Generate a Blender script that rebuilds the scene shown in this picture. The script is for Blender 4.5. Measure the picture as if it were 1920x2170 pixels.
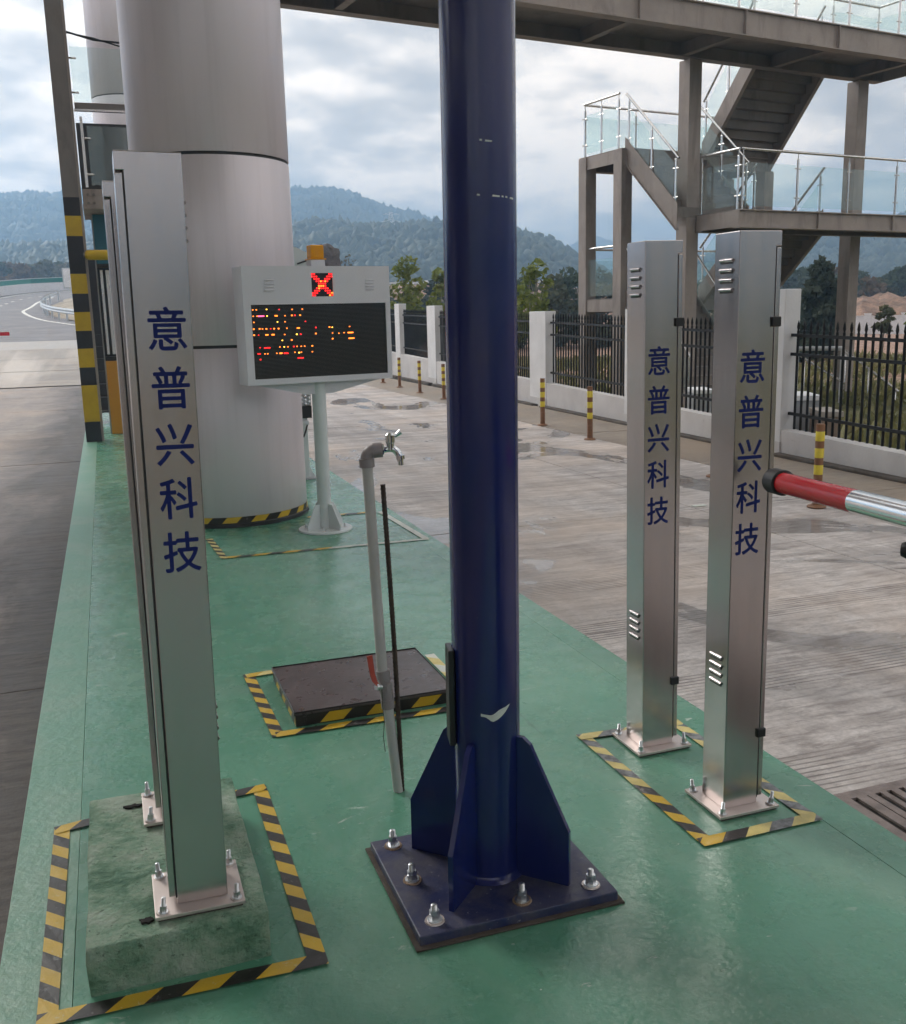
import bpy, bmesh, math, random
import numpy as np
from mathutils import Vector, Matrix, noise as mnoise

# ------------------------------------------------------------------ scene / camera / sky / sun
for o in list(bpy.data.objects):
    bpy.data.objects.remove(o, do_unlink=True)
SC = bpy.context.scene
COL = SC.collection
R = math.radians
random.seed(7)
rng = np.random.default_rng(7)

EYE = Vector((0.0, 0.0, 1.5))
YAW, PIT, ROL = R(19.098), R(-11.338), R(-1.393)
FPX = 2076.8
fw = Vector((math.sin(YAW) * math.cos(PIT), math.cos(YAW) * math.cos(PIT), math.sin(PIT)))
rt0 = Vector((math.cos(YAW), -math.sin(YAW), 0))
up0 = rt0.cross(fw)
rt = rt0 * math.cos(ROL) + up0 * math.sin(ROL)
up = -rt0 * math.sin(ROL) + up0 * math.cos(ROL)
cam = bpy.data.cameras.new('camera')
cam.sensor_fit = 'HORIZONTAL'
cam.sensor_width = 36
cam.lens = 36 * FPX / 1920
cam.clip_start = 0.05
cam.clip_end = 20000
camo = bpy.data.objects.new('camera', cam)
COL.objects.link(camo)
camo.matrix_world = Matrix(((rt.x, up.x, -fw.x, EYE.x), (rt.y, up.y, -fw.y, EYE.y), (rt.z, up.z, -fw.z, EYE.z), (0, 0, 0, 1)))
SC.camera = camo

SUN_EL, SUN_AZ = R(38), R(-28)          # azimuth from +Y towards +X
world = bpy.data.worlds.new('World')
SC.world = world
world.use_nodes = True
wt = world.node_tree
wt.nodes.clear()
def wn(t, **k):
    n = wt.nodes.new(t)
    for a, b in k.items():
        setattr(n, a, b)
    return n
wout = wn('ShaderNodeOutputWorld')
wbg = wn('ShaderNodeBackground')
wbg.inputs['Strength'].default_value = 0.1
sky = wn('ShaderNodeTexSky', sky_type='NISHITA', sun_disc=False)
sky.sun_elevation = SUN_EL
sky.sun_rotation = SUN_AZ
sky.air_density = 1.0
sky.dust_density = 2.0
tc = wn('ShaderNodeTexCoord')
sep = wn('ShaderNodeSeparateXYZ')
wt.links.new(tc.outputs['Generated'], sep.inputs[0])
def wmath(op, a, b):
    n = wn('ShaderNodeMath', operation=op)
    for i, v in enumerate((a, b)):
        if isinstance(v, (int, float)):
            n.inputs[i].default_value = v
        else:
            wt.links.new(v, n.inputs[i])
    return n.outputs[0]
zc = wmath('ADD', wmath('MAXIMUM', sep.outputs['Z'], 0.0), 0.22)
cmb = wn('ShaderNodeCombineXYZ')
wt.links.new(wmath('DIVIDE', sep.outputs['X'], zc), cmb.inputs[0])
wt.links.new(wmath('DIVIDE', sep.outputs['Y'], zc), cmb.inputs[1])
n1 = wn('ShaderNodeTexNoise')
n1.inputs['Scale'].default_value = 1.25
n1.inputs['Detail'].default_value = 6
n1.inputs['Roughness'].default_value = 0.5
n1.inputs['Distortion'].default_value = 0.35
wt.links.new(cmb.outputs[0], n1.inputs['Vector'])
n2 = wn('ShaderNodeTexNoise')
n2.inputs['Scale'].default_value = 4.6
n2.inputs['Detail'].default_value = 8
n2.inputs['Roughness'].default_value = 0.52
wt.links.new(cmb.outputs[0], n2.inputs['Vector'])
def wramp(src, stops):
    n = wn('ShaderNodeValToRGB')
    e = n.color_ramp.elements
    while len(e) > 1:
        e.remove(e[-1])
    e[0].position, e[0].color = stops[0][0], (*stops[0][1], 1)
    for p, c in stops[1:]:
        x = e.new(p)
        x.color = (*c, 1)
    wt.links.new(src, n.inputs[0])
    return n.outputs[0]
mixn = wmath('ADD', wmath('MULTIPLY', n1.outputs['Fac'], 0.55), wmath('MULTIPLY', n2.outputs['Fac'], 0.45))
cloud = wramp(mixn, [(0.40, (3.75, 3.55, 3.4)), (0.46, (5.1, 4.8, 4.5)), (0.50, (7.1, 6.6, 6.05)), (0.55, (9.7, 8.95, 8.1))])
glow = wmath('POWER', 2.718, wmath('MULTIPLY', wmath('MAXIMUM', sep.outputs['Z'], 0.0), -5.0))
cmul = wn('ShaderNodeMix', data_type='RGBA', blend_type='MULTIPLY')
cmul.inputs['Factor'].default_value = 1.0
wt.links.new(cloud, cmul.inputs['A'])
gt = wn('ShaderNodeMix', data_type='RGBA')
gt.inputs['A'].default_value = (1, 1, 1, 1)
gt.inputs['B'].default_value = (2.25, 1.86, 1.45, 1)
wt.links.new(glow, gt.inputs['Factor'])
wt.links.new(gt.outputs['Result'], cmul.inputs['B'])
cloud = cmul.outputs['Result']
cover = wramp(n1.outputs['Fac'], [(0.24, (0.85,) * 3), (0.34, (1,) * 3)])
cm = wn('ShaderNodeMix', data_type='RGBA')
wt.links.new(cover, cm.inputs['Factor'])
wt.links.new(sky.outputs[0], cm.inputs['A'])
wt.links.new(cloud, cm.inputs['B'])
wt.links.new(cm.outputs['Result'], wbg.inputs['Color'])
wt.links.new(wbg.outputs[0], wout.inputs[0])

sl = bpy.data.lights.new('sun', 'SUN')
sl.energy = 1.4
sl.angle = R(18)
sl.color = (1.0, 0.95, 0.88)
so = bpy.data.objects.new('sun', sl)
COL.objects.link(so)
sdir = Vector((math.sin(SUN_AZ) * math.cos(SUN_EL), math.cos(SUN_AZ) * math.cos(SUN_EL), math.sin(SUN_EL)))
so.rotation_euler = sdir.to_track_quat('Z', 'Y').to_euler()

vs = SC.view_settings
vs.view_transform = 'Standard'
vs.look = 'None'
vs.exposure = 0.58
vs.gamma = 1.0
vs.use_curve_mapping = False
SC.render.engine = 'CYCLES'
SC.cycles.use_denoising = True
SC.cycles.max_bounces = 6
SC.cycles.diffuse_bounces = 3
SC.cycles.volume_bounces = 1
SC.cycles.use_adaptive_sampling = True
SC.cycles.adaptive_threshold = 0.04
SC.cycles.transparent_max_bounces = 24
SC.cycles.sample_clamp_indirect = 6

# ------------------------------------------------------------------ survey helpers (photo pixel -> place)
def ray(x, y):
    return fw + rt * ((x - 960) / FPX) - up * ((y - 1085) / FPX)
def far(x, y, dist):
    d = ray(x, y)
    return EYE + d * (dist / math.hypot(d.x, d.y))
def az_of(x, y):
    d = ray(x, y)
    return math.atan2(d.x, d.y)

# ------------------------------------------------------------------ materials
MATS = {}
def nodes(name):
    m = bpy.data.materials.new(name)
    m.use_nodes = True
    t = m.node_tree
    p = t.nodes['Principled BSDF']
    MATS[name] = m
    return m, t, p
def N(t, kind, **k):
    n = t.nodes.new(kind)
    for a, b in k.items():
        setattr(n, a, b)
    return n
def coords(t, kind='Object', scale=(1, 1, 1), rot=(0, 0, 0)):
    c = N(t, 'ShaderNodeTexCoord')
    mp = N(t, 'ShaderNodeMapping')
    mp.inputs['Scale'].default_value = scale
    mp.inputs['Rotation'].default_value = rot
    if kind == 'World':
        g = N(t, 'ShaderNodeNewGeometry')
        t.links.new(g.outputs['Position'], mp.inputs[0])
    else:
        t.links.new(c.outputs[kind], mp.inputs[0])
    return mp.outputs[0]
def noise(t, vec, scale, detail=5, rough=0.55, dist=0.0):
    n = N(t, 'ShaderNodeTexNoise')
    n.inputs['Scale'].default_value = scale
    n.inputs['Detail'].default_value = detail
    n.inputs['Roughness'].default_value = rough
    n.inputs['Distortion'].default_value = dist
    t.links.new(vec, n.inputs['Vector'])
    return n.outputs['Fac']
def ramp(t, src, stops):
    n = N(t, 'ShaderNodeValToRGB')
    e = n.color_ramp.elements
    while len(e) > 1:
        e.remove(e[-1])
    def c4(c):
        return (c, c, c, 1) if isinstance(c, (int, float)) else (*c, 1)
    e[0].position, e[0].color = stops[0][0], c4(stops[0][1])
    for p, c in stops[1:]:
        e.new(p).color = c4(c)
    t.links.new(src, n.inputs[0])
    return n.outputs[0]
def mixc(t, fac, a, b, blend='MIX'):
    n = N(t, 'ShaderNodeMix', data_type='RGBA', blend_type=blend)
    for s, v in (('Factor', fac), ('A', a), ('B', b)):
        if isinstance(v, (int, float)):
            n.inputs[s].default_value = v if s == 'Factor' else (v, v, v, 1)
        elif isinstance(v, tuple):
            n.inputs[s].default_value = (*v, 1)
        else:
            t.links.new(v, n.inputs[s])
    return n.outputs['Result']
def mth(t, op, a, b=0.0):
    n = N(t, 'ShaderNodeMath', operation=op)
    for i, v in enumerate((a, b)):
        if isinstance(v, (int, float)):
            n.inputs[i].default_value = v
        else:
            t.links.new(v, n.inputs[i])
    return n.outputs[0]
def bump(t, p, h, strength=0.2, dist=0.01):
    b = N(t, 'ShaderNodeBump')
    b.inputs['Strength'].default_value = strength
    b.inputs['Distance'].default_value = dist
    t.links.new(h, b.inputs['Height'])
    t.links.new(b.outputs[0], p.inputs['Normal'])
def simple(name, col, rough=0.5, metal=0.0, var=0.12, vscale=6, bstr=0.1, bscale=40, bdist=0.003, kind='Object', aniso=(1, 1, 1), spec=0.5, rvar=0.1):
    m, t, p = nodes(name)
    v = coords(t, kind, aniso)
    n = noise(t, v, vscale, 6)
    lo = tuple(c * (1 - var) for c in col)
    hi = tuple(min(1, c * (1 + var)) for c in col)
    t.links.new(ramp(t, n, [(0.3, lo), (0.7, hi)]), p.inputs['Base Color'])
    t.links.new(ramp(t, noise(t, v, vscale * 2.3), [(0.3, max(0.02, rough - rvar)), (0.7, min(1, rough + rvar))]), p.inputs['Roughness'])
    p.inputs['Metallic'].default_value = metal
    p.inputs['Specular IOR Level'].default_value = spec
    if bstr:
        bump(t, p, noise(t, v, bscale, 4), bstr, bdist)
    return m

# green island paint: glossy, scuffed
m, t, p = nodes('green_paint')
v = coords(t, 'World')
big = noise(t, v, 0.9, 5, 0.6)
base = ramp(t, big, [(0.3, (0.072, 0.235, 0.155)), (0.55, (0.105, 0.295, 0.20)), (0.75, (0.15, 0.345, 0.24))])
vs_ = coords(t, 'World', (1.0, 2.2, 1.0))
sc1 = ramp(t, noise(t, vs_, 7, 8, 0.7, 0.6), [(0.63, 0.0), (0.665, 1.0)])
sc2 = ramp(t, noise(t, v, 1.6, 4, 0.6), [(0.46, 0.0), (0.56, 1.0)])
base = mixc(t, mth(t, 'MULTIPLY', mth(t, 'MULTIPLY', sc1, sc2), 0.9), base, (0.52, 0.60, 0.54))
drk = ramp(t, noise(t, v, 26, 6, 0.7), [(0.66, 0.0), (0.72, 1.0)])
base = mixc(t, mth(t, 'MULTIPLY', drk, 0.55), base, (0.035, 0.09, 0.065))
dirt = ramp(t, noise(t, coords(t, 'World', (1, .5, 1)), 1.4, 6, 0.65, .4), [(0.5, 0.0), (0.72, 0.5)])
base = mixc(t, dirt, base, (0.20, 0.27, 0.225))
film = ramp(t, noise(t, coords(t, 'World', (1.0, 0.6, 1)), 2.6, 9, 0.7, 0.9), [(0.48, 0.0), (0.66, 0.4)])
base = mixc(t, film, base, (0.21, 0.36, 0.265))
streak = ramp(t, noise(t, coords(t, 'World', (14, 1.6, 1), (0, 0, 0.5)), 1.3, 6, 0.7, 1.2), [(0.64, 0.0), (0.70, 0.5)])
base = mixc(t, streak, base, (0.055, 0.13, 0.095))
flk = ramp(t, noise(t, coords(t, 'World', (1, 1.5, 1)), 34, 3, 0.5), [(0.735, 0.0), (0.75, 1.0)])
base = mixc(t, mth(t, 'MULTIPLY', flk, ramp(t, noise(t, v, 2.1, 3), [(0.48, 0.0), (0.6, 1.0)])), base, (0.62, 0.66, 0.62))
t.links.new(base, p.inputs['Base Color'])
rg = ramp(t, noise(t, v, 5, 7, 0.65), [(0.3, 0.16), (0.7, 0.36)])
t.links.new(rg, p.inputs['Roughness'])
hh = mth(t, 'ADD', mth(t, 'MULTIPLY', noise(t, v, 9, 6, 0.55), 1.0), mth(t, 'MULTIPLY', noise(t, v, 55, 5, 0.6), 0.25))
hh = mth(t, 'SUBTRACT', hh, mth(t, 'MULTIPLY', sc1, 0.12))
bump(t, p, hh, 0.34, 0.014)

# kerb: the same paint, chipped; its paler tone paints in the sky's sheen
m, t, p = nodes('kerb_paint')
v = coords(t, 'World')
w1 = ramp(t, noise(t, v, 2.3, 7, 0.65, .5), [(0.45, 0.0), (0.75, 0.5)])
base = mixc(t, w1, (0.125, 0.305, 0.212), (0.33, 0.40, 0.33))
chips = ramp(t, noise(t, v, 16, 7, 0.7), [(0.66, 0.0), (0.7, 1.0)])
base = mixc(t, mth(t, 'MULTIPLY', chips, 0.7), base, (0.42, 0.46, 0.42))
t.links.new(base, p.inputs['Base Color'])
p.inputs['Roughness'].default_value = 0.4
bump(t, p, noise(t, v, 22, 7, 0.65), 0.4, 0.012)

# pedestal: green washed rough concrete
m, t, p = nodes('green_concrete')
v = coords(t, 'Object')
f1 = noise(t, v, 6, 10, 0.72, .15)
base = ramp(t, f1, [(0.33, (0.08, 0.20, 0.12)), (0.41, (0.17, 0.33, 0.22)), (0.49, (0.30, 0.46, 0.33)), (0.60, (0.47, 0.58, 0.47))])
base = mixc(t, ramp(t, noise(t, v, 55, 5, .7), [(0.6, 0.0), (0.68, .7)]), base, (0.03, 0.07, 0.045))
t.links.new(base, p.inputs['Base Color'])
p.inputs['Roughness'].default_value = 0.72
hh = mth(t, 'ADD', noise(t, v, 14, 9, 0.7), mth(t, 'MULTIPLY', noise(t, v, 60, 4, 0.6), 0.3))
bump(t, p, hh, 0.9, 0.05)

def concrete(name, light, dark, groove=None, wetness=0.0, oil=0.0, low=0.0, edge=0):
    m, t, p = nodes(name)
    v = coords(t, 'World')
    str_ = coords(t, 'World', (0.5, 4.5, 1))         # scuffs run across the lane
    lon = coords(t, 'World', (3.2, 0.35, 1))         # tyre tracks run along it
    a = noise(t, str_, 1.5, 9, 0.7, 0.3)
    b = noise(t, lon, 1.1, 6, 0.6, 0.5)
    c = noise(t, v, 38, 5, 0.7)
    s = mth(t, 'ADD', mth(t, 'MULTIPLY', a, 0.6), mth(t, 'MULTIPLY', b, 0.4))
    base = ramp(t, s, [(0.33, dark), (0.5, tuple((x + y) / 2 for x, y in zip(light, dark))), (0.64, light)])
    fine = noise(t, coords(t, 'World', (2.0, 9.0, 1)), 2.4, 8, 0.75, 0.4)
    base = mixc(t, ramp(t, fine, [(0.36, 0.75), (0.52, 0.0)]), base, tuple(x * 0.75 for x in dark))
    base = mixc(t, mth(t, 'MULTIPLY', ramp(t, c, [(0.35, 1.0), (0.6, 0.0)]), 0.3), base, tuple(x * 0.5 for x in dark))
    warm = ramp(t, noise(t, v, 0.45, 5, 0.6), [(0.45, 0.0), (0.7, 0.55)])
    base = mixc(t, warm, base, (light[0] * 0.95, light[1] * 0.8, light[2] * 0.66))
    if low:
        lf = ramp(t, noise(t, coords(t, 'World', (0.12, 0.5, 1)), 1.0, 6, 0.6, 0.5), [(0.4, 0.0), (0.62, low)])
        base = mixc(t, lf, base, dark)
        lf2 = ramp(t, noise(t, coords(t, 'World', (0.9, 0.05, 1)), 1.0, 4, 0.5), [(0.45, 0.0), (0.65, low)])
        base = mixc(t, lf2, base, tuple(min(1, x * 1.15) for x in light))
    if edge:      # dark band along the kerb: tyre and oil dirt plus canopy shade painted in
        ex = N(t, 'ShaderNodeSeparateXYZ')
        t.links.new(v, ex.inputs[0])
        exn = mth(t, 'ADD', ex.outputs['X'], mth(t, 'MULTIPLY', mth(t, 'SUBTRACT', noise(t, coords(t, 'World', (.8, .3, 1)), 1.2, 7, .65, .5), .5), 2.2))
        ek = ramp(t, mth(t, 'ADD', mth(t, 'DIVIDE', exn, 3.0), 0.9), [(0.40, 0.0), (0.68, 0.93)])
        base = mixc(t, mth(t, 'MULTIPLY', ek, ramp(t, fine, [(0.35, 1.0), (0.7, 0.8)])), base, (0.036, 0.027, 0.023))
    if oil:
        ol = ramp(t, noise(t, coords(t, 'World', (1.3, 0.5, 1)), 0.8, 6, 0.62, 0.8), [(0.50, 0.0), (0.66, oil)])
        base = mixc(t, ol, base, (0.05, 0.042, 0.038))
    h = mth(t, 'ADD', mth(t, 'MULTIPLY', a, 0.5), mth(t, 'MULTIPLY', c, 0.35))
    rgh = 0.62
    if groove:
        sp = N(t, 'ShaderNodeSeparateXYZ')
        t.links.new(v, sp.inputs[0])
        per, band, duty = groove
        wob = mth(t, 'MULTIPLY', noise(t, v, 1.2, 3), 0.018)
        yy = mth(t, 'ADD', mth(t, 'ADD', sp.outputs['Y'], mth(t, 'MULTIPLY', sp.outputs['X'], 0.012)), wob)
        fr = mth(t, 'FRACT', mth(t, 'DIVIDE', yy, per))
        line = ramp(t, fr, [(0.0, 1.0), (0.2, 1.0), (0.34, 0.0)])
        bn = mth(t, 'FRACT', mth(t, 'DIVIDE', yy, band))
        bm_ = ramp(t, bn, [(0.0, 1.0), (duty, 1.0), (duty + 0.01, 0.0)])
        worn = ramp(t, noise(t, v, 1.7, 5, 0.6), [(0.38, 0.15), (0.58, 1.0)])
        gl = mth(t, 'MULTIPLY', mth(t, 'MULTIPLY', line, bm_), worn)
        base = mixc(t, mth(t, 'MULTIPLY', gl, 0.75), base, tuple(x * 0.32 for x in dark))
        h = mth(t, 'SUBTRACT', h, mth(t, 'MULTIPLY', gl, 1.1))
    if wetness:
        wv = coords(t, 'World', (0.9, 0.55, 1))
        wet = ramp(t, noise(t, wv, 0.75, 5, 0.55, 0.8), [(0.56, 0.0), (0.60, wetness)])
        base = mixc(t, mth(t, 'MULTIPLY', wet, 0.55), base, tuple(x * 0.35 for x in dark))
        rr = mixc(t, wet, ramp(t, c, [(0.3, 0.5), (0.7, 0.72)]), 0.07)
        t.links.new(rr, p.inputs['Roughness'])
        hmix = mixc(t, wet, h, 0.4)
        bump(t, p, hmix, 0.4, 0.01)
    else:
        t.links.new(ramp(t, s, [(0.3, 0.38), (0.7, rgh)]), p.inputs['Roughness'])
        bump(t, p, h, 0.4, 0.01)
    if edge:
        p.inputs['Specular IOR Level'].default_value = 0.22
    t.links.new(base, p.inputs['Base Color'])
    return m
concrete('concrete_lane', (0.74, 0.685, 0.66), (0.30, 0.255, 0.24), groove=(0.032, 0.86, 0.34), wetness=0.9)
concrete('concrete_oily_shaded', (0.52, 0.445, 0.395), (0.19, 0.15, 0.13), edge=1)
concrete('concrete_plain', (0.47, 0.41, 0.355), (0.21, 0.175, 0.145), low=0.9)
concrete('concrete_pale', (0.50, 0.475, 0.45), (0.36, 0.335, 0.315))
concrete('shoulder', (0.40, 0.34, 0.28), (0.22, 0.175, 0.14))
simple('asphalt', (0.19, 0.18, 0.19), 0.7, var=0.2, vscale=0.6, bstr=0.3, bscale=60, kind='World', bdist=0.01)
simple('asphalt_dark', (0.11, 0.095, 0.095), 0.8, var=0.2, vscale=0.8, kind='World')
simple('line_paint', (0.75, 0.74, 0.70), 0.6, var=0.15, vscale=3, kind='World')
simple('grime', (0.085, 0.07, 0.06), 0.9, var=0.4, vscale=4, bstr=0.6, bscale=20, bdist=0.02)
simple('slot_dark', (0.012, 0.010, 0.010), 0.9)
simple('grate_stone', (0.23, 0.19, 0.18), 0.8, var=0.3, vscale=14, bstr=0.6, bscale=70, bdist=0.006, kind='World')

# brushed stainless, grain along z
def brushed(name, col, rough, grain=(90, 90, 1.2), var=0.05):
    m, t, p = nodes(name)
    v = coords(t, 'Object', grain)
    g = noise(t, v, 3, 6, 0.6)
    cl = noise(t, coords(t, 'Object', (1, 1, .5)), 2.2, 2, 0.5)
    base = ramp(t, cl, [(0.3, tuple(c * (1 - var) for c in col)), (0.7, tuple(min(1, c * (1 + var)) for c in col))])
    t.links.new(base, p.inputs['Base Color'])
    p.inputs['Metallic'].default_value = 1
    sm = noise(t, coords(t, 'Object', (9, 9, .6)), 2.2, 5, 0.6, .3)
    rr = mth(t, 'ADD', ramp(t, sm, [(0.4, 0.0), (0.72, 0.07)]), ramp(t, cl, [(0.35, rough - 0.01), (0.7, rough + 0.02)]))
    t.links.new(rr, p.inputs['Roughness'])
    return m
brushed('stainless', (0.51, 0.47, 0.468), 0.21)
brushed('stainless_rail', (0.66, 0.64, 0.62), 0.22, (20, 20, 20))
brushed('stainless_plate', (0.62, 0.55, 0.52), 0.48, (30, 30, 30), 0.18)
brushed('zinc', (0.70, 0.72, 0.74), 0.30, (20, 20, 20), 0.2)
brushed('chrome', (0.82, 0.83, 0.85), 0.06, (5, 5, 5), 0.02)
m, t, p = nodes('column_silver')
v = coords(t, 'Object', (1, 1, .3))
t.links.new(ramp(t, noise(t, v, 2, 4), [(0.3, (0.69, 0.63, 0.66)), (0.7, (0.74, 0.675, 0.705))]), p.inputs['Base Color'])
p.inputs['Metallic'].default_value = 0.35
t.links.new(ramp(t, noise(t, v, 3, 6), [(0.35, 0.40), (0.7, 0.44)]), p.inputs['Roughness'])
scf = ramp(t, noise(t, coords(t, 'Object', (1, 1, .5)), 16, 7, .75, .8), [(0.69, 0.0), (0.72, 0.4)])
run = ramp(t, noise(t, coords(t, 'Object', (7, 7, .25)), 1.6, 6, .65), [(0.5, 0.0), (0.75, 0.22)])
cb0 = p.inputs['Base Color'].links[0].from_socket
cb1 = mixc(t, run, mixc(t, scf, cb0, (0.45, 0.40, 0.41)), (0.40, 0.35, 0.35))
t.links.new(cb1, p.inputs['Base Color'])
bump(t, p, noise(t, coords(t, 'Object'), 1.6, 2), 0.05, 0.02)
brushed('arm_silver', (0.80, 0.80, 0.80), 0.12, (5, 5, 5), 0.03)

def steel_weather(name, col, stain, rough=0.55):
    m, t, p = nodes(name)
    v = coords(t, 'World')
    vz = coords(t, 'World', (1, 1, 0.25))
    n_ = noise(t, v, 1.1, 6, 0.65, 0.6)
    st = ramp(t, noise(t, vz, 2.2, 8, 0.7, 0.6), [(0.5, 0.0), (0.62, 0.7)])
    base = ramp(t, n_, [(0.3, tuple(c * 0.82 for c in col)), (0.7, tuple(c * 1.15 for c in col))])
    base = mixc(t, st, base, stain)
    t.links.new(base, p.inputs['Base Color'])
    p.inputs['Roughness'].default_value = rough
    p.inputs['Metallic'].default_value = 0.15
    bump(t, p, noise(t, v, 9, 6, 0.6), 0.12, 0.01)
    return m
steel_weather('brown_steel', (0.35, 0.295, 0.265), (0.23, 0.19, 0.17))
steel_weather('brown_steel_shaded', (0.24, 0.205, 0.185), (0.16, 0.135, 0.125))  # darker copy of the brown steel, underside shade put into its colour
steel_weather('grey_steel', (0.21, 0.185, 0.17), (0.15, 0.13, 0.12))

# navy paint
m, t, p = nodes('navy_paint')
v = coords(t, 'Object')
n_ = noise(t, v, 3, 5)
base = ramp(t, n_, [(0.3, (0.010, 0.017, 0.10)), (0.7, (0.014, 0.023, 0.13))])
sp_ = ramp(t, noise(t, v, 90, 4, 0.7), [(0.735, 0.0), (0.76, 1.0)])
scr = ramp(t, noise(t, coords(t, 'Object', (40, 40, 3)), 2, 5, 0.7), [(0.72, 0.0), (0.78, 0.35)])
base = mixc(t, mth(t, 'MULTIPLY', sp_, 0.6), base, (0.22, 0.25, 0.30))
base = mixc(t, scr, base, (0.06, 0.075, 0.13))
dst = ramp(t, noise(t, coords(t, 'Object', (1, 1, .45)), 5, 8, .7, .5), [(0.5, 0.0), (0.72, 0.14)])
base = mixc(t, dst, base, (0.075, 0.08, 0.125))
t.links.new(base, p.inputs['Base Color'])
t.links.new(ramp(t, noise(t, v, 9, 6), [(0.3, 0.10), (0.7, 0.24)]), p.inputs['Roughness'])
p.inputs['Specular IOR Level'].default_value = 0.55
bump(t, p, mth(t, 'ADD', noise(t, v, 18, 6, .6), mth(t, 'MULTIPLY', noise(t, v, 120, 4), .3)), 0.1, 0.004)
# navy with grime for the base plate
m, t, p = nodes('navy_plate')
v = coords(t, 'Object')
d_ = ramp(t, noise(t, v, 9, 8, 0.7, .5), [(0.38, 0.0), (0.66, 0.85)])
base = mixc(t, d_, (0.018, 0.026, 0.10), (0.11, 0.105, 0.125))
sp_ = ramp(t, noise(t, v, 60, 5, 0.7), [(0.64, 0.0), (0.69, 0.9)])
base = mixc(t, sp_, base, (0.33, 0.32, 0.33))
t.links.new(base, p.inputs['Base Color'])
t.links.new(ramp(t, noise(t, v, 14), [(0.3, 0.3), (0.7, 0.6)]), p.inputs['Roughness'])
bump(t, p, noise(t, v, 40, 7, .65), 0.35, 0.006)

simple('lettering_blue', (0.008, 0.017, 0.125), 0.55, var=0.1, spec=0.2)
simple('white_housing', (0.64, 0.64, 0.68), 0.42, var=0.05, vscale=3, bstr=0.05)
simple('white_pole', (0.62, 0.66, 0.665), 0.4, var=0.06, vscale=4)
simple('white_wall', (0.72, 0.71, 0.72), 0.8, var=0.08, vscale=2.5, bstr=0.25, bscale=25, kind='World', bdist=0.008)
m, t, p = nodes('plinth_wall')
v = coords(t, 'World')
spz = N(t, 'ShaderNodeSeparateXYZ')
t.links.new(v, spz.inputs[0])
stn = ramp(t, noise(t, coords(t, 'World', (1, 1, 2)), 9, 8, 0.75), [(0.62, 0.0), (0.7, 0.75)])
base = ramp(t, noise(t, v, 1.5, 6), [(0.3, (0.52, 0.49, 0.49)), (0.7, (0.68, 0.655, 0.65))])
base = mixc(t, stn, base, (0.21, 0.18, 0.16))
t.links.new(base, p.inputs['Base Color'])
p.inputs['Roughness'].default_value = 0.85
bump(t, p, noise(t, v, 30, 7, .65), 0.35, 0.01)
simple('black_iron', (0.008, 0.008, 0.0095), 0.45, var=0.2, bstr=0.1, spec=0.3)
simple('black_plastic', (0.014, 0.014, 0.016), 0.35)
simple('black_rubber', (0.02, 0.02, 0.022), 0.5, var=0.25)
def tape_mat(name, col, scuff, dirt):
    m, t, p = nodes(name)
    v = coords(t, 'World')
    b0 = mixc(t, ramp(t, noise(t, v, 6, 6, .65), [(0.4, 0.0), (0.7, 0.55)]), col, dirt)
    b0 = mixc(t, ramp(t, noise(t, coords(t, 'World', (1, 1, 1), (0, 0, .7)), 38, 7, .72, .6), [(0.60, 0.0), (0.66, 0.85)]), b0, scuff)
    t.links.new(b0, p.inputs['Base Color'])
    t.links.new(ramp(t, noise(t, v, 30, 5), [(0.3, 0.3), (0.7, 0.55)]), p.inputs['Roughness'])
    bump(t, p, noise(t, coords(t, 'World', (1, 1, 1)), 28, 5, .6, .8), 0.3, 0.004)
tape_mat('hazard_yellow', (0.64, 0.41, 0.025), (0.60, 0.52, 0.28), (0.46, 0.32, 0.06))
tape_mat('hazard_black', (0.020, 0.018, 0.018), (0.16, 0.16, 0.16), (0.05, 0.045, 0.04))
simple('worn_yellow', (0.62, 0.52, 0.20), 0.5, var=0.2, vscale=18, kind='World', bstr=0.2)
m, t, p = nodes('worn_black')
v = coords(t, 'World')
t.links.new(ramp(t, noise(t, v, 24, 7, .7), [(0.35, (0.035, 0.033, 0.034)), (0.5, (0.16, 0.165, 0.175)), (0.68, (0.34, 0.36, 0.37))]), p.inputs['Base Color'])
p.inputs['Roughness'].default_value = 0.5
simple('worn_white', (0.62, 0.64, 0.58), 0.5, var=0.12, vscale=8, kind='World')
simple('post_yellow', (0.55, 0.36, 0.02), 0.45, var=0.12, vscale=5)
simple('post_black', (0.025, 0.025, 0.03), 0.45, var=0.2)
simple('manhole_cover', (0.072, 0.055, 0.056), 0.33, var=0.3, vscale=9, bstr=0.2, bscale=60)
simple('pvc_pipe', (0.52, 0.51, 0.49), 0.4, var=0.12, vscale=12, aniso=(1, 1, .3))
simple('pvc_grey', (0.30, 0.265, 0.265), 0.42, var=0.06)
simple('rebar_rust', (0.055, 0.038, 0.03), 0.7, var=0.4, vscale=30)
simple('red_handle', (0.42, 0.055, 0.03), 0.45)
simple('screen_black', (0.018, 0.018, 0.021), 0.16, var=0.1, bstr=0.0)
simple('orange_panel', (0.55, 0.25, 0.03), 0.42, var=0.05, vscale=2)
simple('teal_panel', (0.02, 0.14, 0.21), 0.4, var=0.08, vscale=2)
simple('louver_dark', (0.06, 0.06, 0.06), 0.6)
simple('delineator_brown', (0.22, 0.10, 0.045), 0.55, var=0.1)
simple('delineator_yellow', (0.75, 0.60, 0.06), 0.4, var=0.1)
simple('rust_stain', (0.30, 0.21, 0.15), 0.8, var=0.4, vscale=30, kind='World')
simple('paint_chip', (0.62, 0.66, 0.63), 0.55, var=0.1)
simple('arm_red', (0.55, 0.010, 0.018), 0.22, var=0.06)
simple('sign_white', (0.78, 0.78, 0.80), 0.5)
simple('sign_ink', (0.05, 0.06, 0.09), 0.5)
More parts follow.
